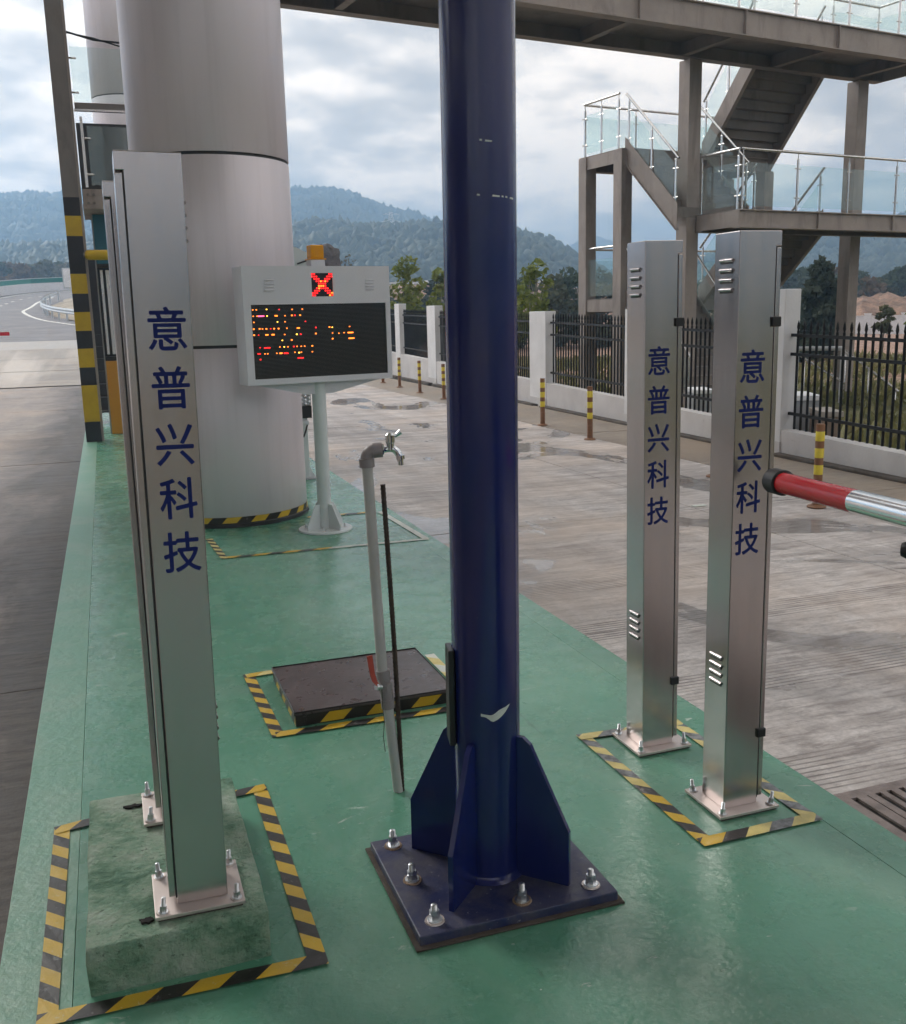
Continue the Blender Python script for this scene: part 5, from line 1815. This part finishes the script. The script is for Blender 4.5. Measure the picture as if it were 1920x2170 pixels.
def util_box(label, px0, px1, py, dist, dep, mat_, cap, grp=None):
    a, c = far(px0, py, dist), far(px1, py, dist)
    w = (Vector((c.x, c.y)) - Vector((a.x, a.y))).length
    t_ = thing('utility_box', label, 'utility box', ((a.x + c.x) / 2, (a.y + c.y) / 2, -0.6), -az_of((px0 + px1) / 2, py) * .6, grp)
    h_ = (a.z + c.z) / 2 + 0.6
    B(mat_).box((-w / 2, 0, 0), (w / 2, dep, h_ - .06), bev=.006).build('casing', t_)
    B(cap).box((-w / 2 - .02, -.02, h_ - .0595), (w / 2 + .02, dep + .02, h_), bev=.006).build('lid', t_)
    lm_ = B('louver_dark').box((-.09, -.004, 0), (.09, -.0005, .012)).mesh('vent_slot')
    for k in range(6):
        link('vent_slot', lm_, t_, (w * .18, 0, h_ * .45 + k * .025))
    return t_
util_box('grey utility box behind the fence right of the right cabinet', 1683, 1738, 838, 12.2, .6, 'grey_box', 'sign_white')
util_box('low brown utility box behind the fence beside the grey one', 1742, 1785, 872, 11.6, .5, 'brown_box', 'concrete_pale')
util_box('low grey utility box behind the fence between the two right cabinets', 1474, 1512, 826, 15.2, .6, 'grey_box', 'sign_white')

# ------------------------------------------------------------------ plants
def leaf_mesh(name, pts, size, matname, droop=0.0, aspect=1.6, jitter=.35):
    n = len(pts)
    pts = np.asarray(pts)
    d = rng.normal(size=(n, 3))
    d[:, 2] = d[:, 2] * .6 - droop
    d /= np.linalg.norm(d, axis=1)[:, None]
    e = rng.normal(size=(n, 3))
    e -= (e * d).sum(1)[:, None] * d
    e /= np.linalg.norm(e, axis=1)[:, None]
    s = size * (1 + jitter * rng.normal(size=n)).clip(.4, 1.9)
    a = d * (s * aspect / 2)[:, None]
    b_ = e * (s / 2)[:, None]
    nrm = np.cross(d, e) * (s * .18)[:, None]
    V = np.stack([pts - a, pts + b_ + nrm, pts + a, pts - b_ + nrm], 1).reshape(-1, 3)
    idx = np.arange(n * 4).reshape(n, 4)
    F = np.concatenate([idx[:, [0, 1, 2]], idx[:, [0, 2, 3]]], 0)
    me_ = bpy.data.meshes.new(name)
    me_.vertices.add(len(V))
    me_.vertices.foreach_set('co', V.ravel())
    me_.loops.add(F.size)
    me_.loops.foreach_set('vertex_index', F.ravel().astype(np.int32))
    me_.polygons.add(len(F))
    me_.polygons.foreach_set('loop_start', np.arange(0, F.size, 3, dtype=np.int32))
    me_.update(calc_edges=True)
    me_.materials.append(MATS[matname])
    return me_
def clump_points(clumps, n):
    w = np.array([c[3] ** 2 for c in clumps])
    k = rng.choice(len(clumps), n, p=w / w.sum())
    q = rng.normal(size=(n, 3))
    q /= np.linalg.norm(q, axis=1)[:, None]
    r_ = rng.uniform(.45, 1.0, n) ** .6
    C_ = np.array([c[:3] for c in clumps])[k]
    S_ = np.array([(c[3], c[3], c[3] * (c[4] if len(c) > 4 else .8)) for c in clumps])[k]
    return C_ + q * S_ * r_[:, None]
def tree(name, label, x, y, z, h, spread, leafm, n, lsize, bark='bark', trunk_r=.1, bare=.3, clumps=14, group=None, conical=False, cat='tree', droop=.1, stems=1):
    t_ = thing(name, label, cat, (x, y, z), random.random() * 6, group)
    cl, br = [], []
    for k in range(clumps):
        f_ = bare + (1 - bare) * (k + .5) / clumps
        if conical:
            rad = spread * (1.05 - f_) / (1.05 - bare) + .05
        else:
            rad = spread * math.sin(math.pi * min(.93, max(.12, (f_ - bare) / (1 - bare) * .8 + .16)))
        a = k * 2.4 + random.uniform(-.5, .5)
        rr_ = rad * random.uniform(.35, .8)
        s_ = spread * random.uniform(.28, .48) * (1 if not conical else .4 + .6 * (1 - f_))
        cl.append((rr_ * math.cos(a), rr_ * math.sin(a), h * f_ - s_ * .3, s_, .75))
        br.append(Vector(cl[-1][:3]))
    b = B(bark)
    tips = []
    for s_ in range(stems):
        a = 6.28 * s_ / max(1, stems)
        o_ = Vector((math.cos(a), math.sin(a), 0)) * (0.12 * spread if stems > 1 else 0)
        bend = Vector((random.uniform(-.08, .08), random.uniform(-.08, .08), 0)) * h * .5
        pts = [o_ * .3 + Vector((0, 0, -.4)), o_ + bend * .3 + Vector((0, 0, h * .35)), o_ * 1.6 + bend + Vector((0, 0, h * .9))]
        b.tube(pts, [trunk_r, trunk_r * .7, trunk_r * .2], 8)
        tips.append(pts)
    b.build('trunk', t_)
    b = B(bark)
    for q in br[::2]:
        z0 = max(.15 * h, q.z - .25 * h)
        s_ = random.choice(tips)
        f_ = min(1, z0 / (h * .9))
        st0 = s_[0].lerp(s_[2], f_)
        b.tube([st0, (st0 + q) / 2 + Vector((0, 0, .02 * h)), q], [trunk_r * .4, trunk_r * .25, trunk_r * .08], 5)
    b.build('limbs', t_)
    me_ = leaf_mesh('crown', clump_points(cl, n), lsize, leafm, droop)
    link('crown', me_, t_)
    return t_
def tree_at(name, label, px, py_top, dist, zg, spread, leafm, n, lsize, **k):
    q = far(px, py_top, dist)
    return tree(name, label, q.x, q.y, zg, q.z - zg, spread, leafm, n, lsize, **k)
ORD = ['first', 'second', 'third', 'fourth', 'fifth', 'sixth', 'seventh', 'eighth', 'ninth', 'tenth', 'eleventh', 'twelfth', 'thirteenth', 'fourteenth', 'fifteenth', 'sixteenth', 'seventeenth']
# young trees behind the fence
tree_at('young_tree', 'young tree with fresh yellow-green leaves between the display and the navy post', 858, 548, 34, -0.4, 0.95, 'leaf_fresh', 1700, .105, trunk_r=.05, bare=.12, clumps=16, bark='bark_pale')
tree_at('young_tree', 'leafy young tree at the left edge of the navy post, behind the pier', 938, 572, 36, -0.4, 0.7, 'leaf_fresh', 500, .14, trunk_r=.04, bare=.5, clumps=9, bark='bark_pale')
tree_at('young_tree', 'multi-stemmed young tree with pale green leaves right of the navy post', 1130, 556, 27, -0.5, 0.8, 'leaf_fresh', 900, .10, trunk_r=.03, bare=.38, clumps=14, stems=4, bark='bark_pale')
tree_at('conifer', 'feathery dark conifer standing behind the right cabinet and stair tower', 1742, 548, 40, -0.6, 1.55, 'leaf_conifer', 4200, .17, trunk_r=.10, bare=.14, clumps=22, conical=True, droop=.7)
tree_at('sapling', 'thin bare sapling in front of the white boundary wall', 1876, 648, 42, -0.6, .5, 'leaf_olive', 240, .13, trunk_r=.025, bare=.55, clumps=7)
q = far(2105, 520, 15)
tree('roadside_tree', 'green leafy tree whose branch tips enter at the right edge', q.x, q.y, -0.6, q.z + 1.6, 1.15, 'leaf_fresh', 1100, .12, trunk_r=.06, bare=.45, clumps=15)
# evergreen thicket behind the fence and under the stair
spots = [(1010, 600, 58), (1060, 598, 60), (1105, 590, 62), (1170, 585, 60), (1205, 570, 64), (1240, 580, 62), (1275, 572, 60), (1310, 585, 62), (1350, 580, 63), (1400, 590, 64), (1440, 585, 62), (1490, 590, 63), (1540, 588, 66)]
for k, (px, py, dd_) in enumerate(spots):
    tree_at('evergreen_bush', ORD[k] + ' dense bush from the left in the thicket right of the navy post', px, py, dd_, -0.5, 1.7, 'leaf_dark' if k % 3 else 'leaf_olive', 900, .24, trunk_r=.08, bare=.08, clumps=12, group='bushes in the thicket behind the fence', cat='bush')
row = [(1690, 575, 118, 'leaf_dark'), (1720, 566, 120, 'leaf_dark'), (1765, 570, 118, 'leaf_autumn'), (1790, 584, 116, 'leaf_dark'), (1815, 578, 119, 'leaf_dark'), (1842, 592, 116, 'leaf_autumn'), (1868, 598, 117, 'leaf_olive'), (1893, 582, 120, 'leaf_dark'), (1918, 570, 117, 'leaf_dark'), (1945, 572, 119, 'leaf_olive'), (1975, 578, 118, 'leaf_dark'), (1660, 590, 119, 'leaf_olive')]
for k, (px, py, dd_, lm_) in enumerate(sorted(row)):
    tree_at('broadleaf_tree', ORD[k] + ' broadleaf tree from the left on the red bank behind the white wall', px, py, dd_, 1.6, 2.6, lm_, 900, .42, trunk_r=.14, bare=.1, clumps=13, group='trees on the red bank')
# wood beyond the far curve on the left
lw = [(-70, 562), (-45, 556), (-22, 560), (-5, 553), (12, 557), (28, 562), (45, 556), (60, 563), (76, 560), (92, 553), (106, 561), (120, 556), (136, 560), (152, 558), (170, 563), (200, 560), (230, 562)]
for k, (px, py) in enumerate(lw):
    lm_ = ('leaf_dark', 'leaf_olive', 'leaf_dark', 'leaf_grey', 'leaf_autumn')[(k * 2 + k // 3) % 5]
    dd_ = 162 + (k * 37 % 17)
    tree_at('woodland_tree', ORD[k] + ' tree from the left in the dark wood beyond the far road curve', px, py + random.uniform(-2, 5), dd_, 6.6, 2.3, lm_, 800, .42, trunk_r=.13, bare=.05, clumps=11, group='trees of the wood beyond the far curve')
# undergrowth at the foot of the far embankment
und = [(780, 640), (800, 645), (822, 638), (845, 643), (868, 640), (890, 646), (912, 640), (936, 645), (960, 640), (985, 645), (1010, 638), (1040, 640), (1070, 642)]
for k, (px, py) in enumerate(und):
    tree_at('scrub_bush', ORD[k] + ' scrub bush from the left below the embankment behind the fence', px, py - 6, 78 + (k * 7 % 9), -0.6, 1.35, 'leaf_grey' if k % 3 == 1 else 'leaf_dark', 420, .26, trunk_r=.05, bare=.02, clumps=9, group='scrub below the embankment', cat='bush')
tree_at('bare_bush', 'thin grey bush at the right of the dark rock above the display', 738, 540, 52, 0.6, 1.0, 'leaf_grey', 360, .10, trunk_r=.03, bare=.2, clumps=12, stems=5, cat='bush')
tree_at('pine_bush', 'small dark pine bush at the left edge of the navy post', 925, 592, 70, -0.5, 1.5, 'leaf_conifer', 900, .22, trunk_r=.08, bare=.2, clumps=12)

# rock outcrop above the display
def lump(name, label, cat, c, sx, sy, sz, matname, seed, amp=.28, sub=4):
    bm = bmesh.new()
    bmesh.ops.create_icosphere(bm, subdivisions=sub, radius=1)
    for v_ in bm.verts:
        p_ = v_.co.copy()
        sq = 1 / max(abs(p_.x), abs(p_.y), abs(p_.z)) ** .55
        n_ = mnoise.fractal(p_ * 1.7 + Vector((seed, 0, 0)), 1, 2, 5) * amp
        p_ = p_ * sq * (1 + n_)
        v_.co = Vector((p_.x * sx, p_.y * sy, p_.z * sz))
    me_ = bpy.data.meshes.new(name)
    bm.to_mesh(me_)
    bm.free()
    me_.materials.append(MATS[matname])
    o_ = link(name, me_, None, c)
    return tag(o_, label, cat)
rk = far(683, 560, 52)
lump('rock_outcrop', 'dark brown rock outcrop showing above the LED display', 'rock', (rk.x, rk.y, rk.z - .95), 0.93, .9, 1.75, 'rock', 3.0)
# earth mound under it
lump('earth_mound', 'scrubby earth mound under the dark rock behind the display', 'mound', (rk.x + .6, rk.y + 1, -.5), 4.5, 3.5, 2.2, 'ground', 9.0, .12)

# embankment crest rail and street lamps far behind
er = thing('far_guard_rail', 'pale blue-grey guard rail along the far embankment right of the display', 'guard rail')
pA, pB = far(560, 612, 122), far(1180, 604, 135)
gz_ = 5.15
B('guard_zinc').box((0, -.03, .35), ((pB - pA).length, .03, .62), M=Matrix.Translation((pA.x, pA.y, gz_)) @ Matrix.Rotation(math.atan2(pB.y - pA.y, pB.x - pA.x), 4, 'Z')).build('beam', er)
pm2 = B('guard_zinc').box((-.06, -.02, -1.0), (.06, .06, .7)).mesh('post')
for k in range(20):
    q = pA.lerp(pB, k / 19)
    link('post', pm2, er, (q.x, q.y, gz_))
for k, (px, ty) in enumerate(((876, 591), (903, 596), (934, 592))):
    q = far(px, ty, 126)
    t_ = thing('lamp_post', ('small white lamp post on the embankment beside the young tree', 'small white lamp post on the embankment, middle one left of the navy post', 'small white lamp post on the embankment at the left edge of the navy post')[k], 'lamp', (q.x, q.y, 5))
    B('sign_white').cyl((0, 0, 0), (0, 0, q.z - 5.5), .05, n=8).build('pole', t_)
    B('sign_white').box((-.22, -.12, q.z - 5.5), (.22, .12, q.z - 4.9), bev=.05).build('lantern', t_)

# white boundary wall and red bank on the right
bw = thing('boundary_wall', 'long white boundary wall in front of the red earth bank', 'wall')
wa, wb_ = far(1480, 690, 82), far(2080, 690, 80)
dv = Vector((wb_.x - wa.x, wb_.y - wa.y, 0))
aa = math.atan2(dv.y, dv.x)
nL = int(dv.length / 2.35)
pan = B('white_wall').box((0, -.06, -.75), (dv.length / nL, .06, 0.70)).box((0, -.09, 0.702), (dv.length / nL, .09, .76)).mesh('panel')
pil = B('white_wall').box((-.22, -.14, -.75), (.22, .14, .84), bev=.02).box((-.26, -.18, .842), (.26, .18, .93)).mesh('pillar')
for k in range(nL):
    q = wa + dv * (k / nL)
    link('panel', pan, bw, (q.x, q.y, 0), (0, 0, aa))
    link('pillar', pil, bw, (q.x, q.y, 0), (0, 0, aa))
vv, ff = [], []
NA, NR = 90, 14
for i in range(NA + 1):
    a = R(30) + R(36) * i / NA
    for j in range(NR + 1):
        s_ = j / NR
        r_ = 90 + 34 * s_
        nz = mnoise.fractal(Vector((a * 60, s_ * 6, 2)), 1, 2, 4)
        z = -.6 + 2.4 * smooth01(0, .22 + .06 * nz, s_) + nz * .95 * smooth01(0, .1, s_) + .6 * s_
        vv.append((r_ * math.sin(a), r_ * math.cos(a), z))
for i in range(NA):
    for j in range(NR):
        k = i * (NR + 1) + j
        ff.append((k, k + 1, k + NR + 2, k + NR + 1))
me = bpy.data.meshes.new('earth_bank')
me.from_pydata(vv, [], ff)
me.materials.append(MATS['red_earth'])
tag(link('earth_bank', me), kind='structure')

# rough grass behind the fence
gp = []
while len(gp) < 15000:
    x, y = random.uniform(8.6, 30), random.uniform(4, 40)
    if mnoise.noise(Vector((x * .35, y * .35, 0))) > -.15:
        gp.append((x, y, terrain(x, y) + .06))
tag(link('grass', leaf_mesh('grass', gp, .085, 'grass_blade', -1.8, 3.6)), 'tufts of dry rough grass behind the spear fence', 'grass', kind='stuff')

# ------------------------------------------------------------------ hills
def hz(x):
    return 692 - .0243 * x
def hill(name, prof, D, depth, bumps, tree_h, ntree, seed, base_z=-2.0):
    """prof: ridge as photo columns/rows at distance D; the slope falls towards the viewer over `depth` metres"""
    px = np.array([q[0] for q in prof], float)
    py = np.array([q[1] for q in prof], float)
    xs = np.linspace(px[0], px[-1], 160)
    ys = np.interp(xs, px, py)
    vv, ff, ridge = [], [], []
    NV = 16
    for i, (a, c) in enumerate(zip(xs, ys)):
        q = far(a, c, D)
        u = Vector((q.x, q.y, 0)).normalized()
        ridge.append((u, q.z))
    def surf(i, s_):
        i = max(0, min(len(ridge) - 1.001, i))
        k = int(i)
        f_ = i - k
        u = ridge[k][0].lerp(ridge[k + 1][0], f_).normalized()
        zr = ridge[k][1] * (1 - f_) + ridge[k + 1][1] * f_ - tree_h * .75
        r_ = D - depth * (1 - s_)
        if s_ > 1:
            r_ = D + (s_ - 1) * depth
        sh_ = math.sin(min(s_, 1) * math.pi / 2) ** 1.15 if s_ <= 1 else 1 - .35 * (s_ - 1)
        n_ = mnoise.fractal(Vector((u.x * D / bumps, u.y * D / bumps, s_ * depth / bumps + seed)), 1, 2, 4)
        z = base_z + (zr - base_z) * sh_ + n_ * tree_h * 1.2 * (1 - abs(2 * min(s_, 1) - 1) ** 3)
        return Vector((u.x * r_, u.y * r_, z))
    for i in range(len(ridge)):
        for j in range(NV + 3):
            vv.append(surf(i, j / NV))
    n = NV + 3
    for i in range(len(ridge) - 1):
        for j in range(n - 1):
            ff.append((i * n + j, i * n + j + 1, (i + 1) * n + j + 1, (i + 1) * n + j))
    me_ = bpy.data.meshes.new(name)
    me_.from_pydata(vv, [], ff)
    me_.materials.append(MATS['hill_floor'])
    o_ = tag(link(name, me_), kind='structure')
    if ntree:
        ico = bmesh.new()
        bmesh.ops.create_icosphere(ico, subdivisions=1, radius=1)
        bv = np.array([v_.co[:] for v_ in ico.verts])
        bf = np.array([[v_.index for v_ in f.verts] for f in ico.faces])
        ico.free()
        P_, S_ = [], []
        for k in range(ntree):
            i = random.uniform(0, len(ridge) - 1)
            s_ = 1 - random.random() ** 1.35 * .98
            if k < ntree * .12:
                s_ = random.uniform(.97, 1.0)
            q = surf(i, s_)
            g = tree_h * random.uniform(.55, 1.15)
            P_.append((q.x, q.y, q.z + g * .35))
            S_.append((g * random.uniform(.38, .6), g * random.uniform(.38, .6), g * random.uniform(.5, .75)))
        P_, S_ = np.array(P_), np.array(S_)
        V = bv[None] * S_[:, None, :] * (1 + .3 * rng.normal(size=(ntree, len(bv), 1))).clip(.5, 1.6) + P_[:, None, :]
        F = bf[None] + (np.arange(ntree) * len(bv))[:, None, None]
        V, F = V.reshape(-1, 3), F.reshape(-1, 3)
        me2 = bpy.data.meshes.new('forest')
        me2.vertices.add(len(V))
        me2.vertices.foreach_set('co', V.ravel())
        me2.loops.add(F.size)
        me2.loops.foreach_set('vertex_index', F.ravel().astype(np.int32))
        me2.polygons.add(len(F))
        me2.polygons.foreach_set('loop_start', np.arange(0, F.size, 3, dtype=np.int32))
        me2.update(calc_edges=True)
        me2.polygons.foreach_set('use_smooth', [True] * len(me2.polygons))
        me2.materials.append(MATS['forest_leaf'])
        tag(link('forest', me2), 'dense forest covering a distant hillside', 'forest', kind='stuff')
    return o_
hill('hill', [(-700, 470), (-300, 440), (0, 423), (60, 420), (140, 415), (250, 405), (420, 400), (560, 404), (620, 412), (660, 413), (700, 416), (760, 426), (830, 446), (880, 462), (940, 482), (1020, 515), (1100, 545), (1200, 580), (1330, 612)], 900, 380, 45, 5.5, 15000, 1.0)
hill('hill', [(-700, 560), (-200, 545), (200, 520), (500, 505), (623, 497), (680, 492), (725, 487), (763, 489), (814, 489), (880, 487), (941, 484), (1000, 490), (1060, 499), (1099, 509), (1140, 516), (1160, 521), (1176, 527), (1193, 533), (1215, 545), (1260, 570), (1330, 605)], 470, 220, 30, 4.2, 17000, 2.0)
hill('mountain', [(1080, 590), (1150, 552), (1193, 527), (1210, 515), (1232, 500), (1250, 498), (1267, 492), (1283, 500), (1296, 502), (1312, 510), (1335, 515), (1360, 530), (1400, 540), (1460, 556), (1520, 570), (1600, 590)], 1500, 500, 120, 8, 0, 3.0)
hill('hill', [(1230, 598), (1330, 585), (1420, 566), (1500, 548), (1580, 528), (1660, 508), (1740, 494), (1830, 486), (1920, 482), (2050, 478), (2300, 492), (2700, 540)], 650, 290, 35, 5, 12000, 4.0)

# unseen hill ring round the sides and behind, added to cut horizon glow
vv, ff = [], []
NR_ = 120
for i in range(NR_ + 1):
    a = R(-42) - R(258) * i / NR_
    e_ = R(6.2 + 1.8 * mnoise.fractal(Vector((a * 2.2, 5, 0)), 1, 2, 4))
    for D_, f_ in ((520, 0.0), (640, .35), (760, .72), (880, 1.0), (1000, .9)):
        z = -3 + (880 * math.tan(e_)) * f_ + 4 * mnoise.noise(Vector((a * 40, D_ * .02, 0)))
        vv.append((D_ * math.sin(a), D_ * math.cos(a), z))
for i in range(NR_):
    for j in range(4):
        k = i * 5 + j
        ff.append((k, k + 1, k + 6, k + 5))
me = bpy.data.meshes.new('hill')
me.from_pydata(vv, [], ff)
me.materials.append(MATS['hill_floor'])
tag(link('hill', me), kind='structure')

# lattice pylon on the near hill
pyx = far(830, 506, 400)
ptop_ = far(829, 449, 400)
py_ = thing('pylon', 'pale lattice power pylon standing on the wooded hillside', 'pylon', (pyx.x, pyx.y, pyx.z - 3))
H_ = ptop_.z - pyx.z + 3
b = B('pylon_steel')
def leg(f_, s1, s2):
    w0 = 2.0 * (1 - f_) ** 1.1 + .4
    return Vector((s1 * w0, s2 * w0, H_ * f_))
for s1 in (-1, 1):
    for s2 in (-1, 1):
        b.tube([leg(f_, s1, s2) for f_ in (0, .25, .5, .75, 1)], .10, 4)
for k in range(8):
    f0, f1 = k / 8, (k + 1) / 8
    for s2 in (-1, 1):
        b.tube([leg(f0, -1, s2), leg(f1, 1, s2)], .05, 3)
        b.tube([leg(f0, 1, s2), leg(f1, -1, s2)], .05, 3)
b.build('lattice_tower', py_)
for f_, w0 in ((.72, 3.8), (.93, 3.2)):
    b = B('pylon_steel')
    b.tube([(-w0, 0, H_ * f_), (0, 0, H_ * f_ + .8), (w0, 0, H_ * f_)], .08, 4)
    b.tube([(-w0, 0, H_ * f_), (w0, 0, H_ * f_)], .08, 4)
    b.build('cross_arm', py_)

# ------------------------------------------------------------------ air
hb = MB()
hb.box((-1650, -1650, -9), (1650, 1650, 150))
ho = hb.build('haze')
m = bpy.data.materials.new('haze')
m.use_nodes = True
t = m.node_tree
t.nodes.clear()
om = t.nodes.new('ShaderNodeOutputMaterial')
pv = t.nodes.new('ShaderNodeVolumePrincipled')
pv.inputs['Color'].default_value = (0.44, 0.69, 1.0, 1)
pv.inputs['Density'].default_value = 0.0015
pv.inputs['Anisotropy'].default_value = 0.6
t.links.new(pv.outputs[0], om.inputs['Volume'])
ho.data.materials.append(m)
tag(ho, 'pale blue haze in the air towards the hills', 'haze', kind='stuff')
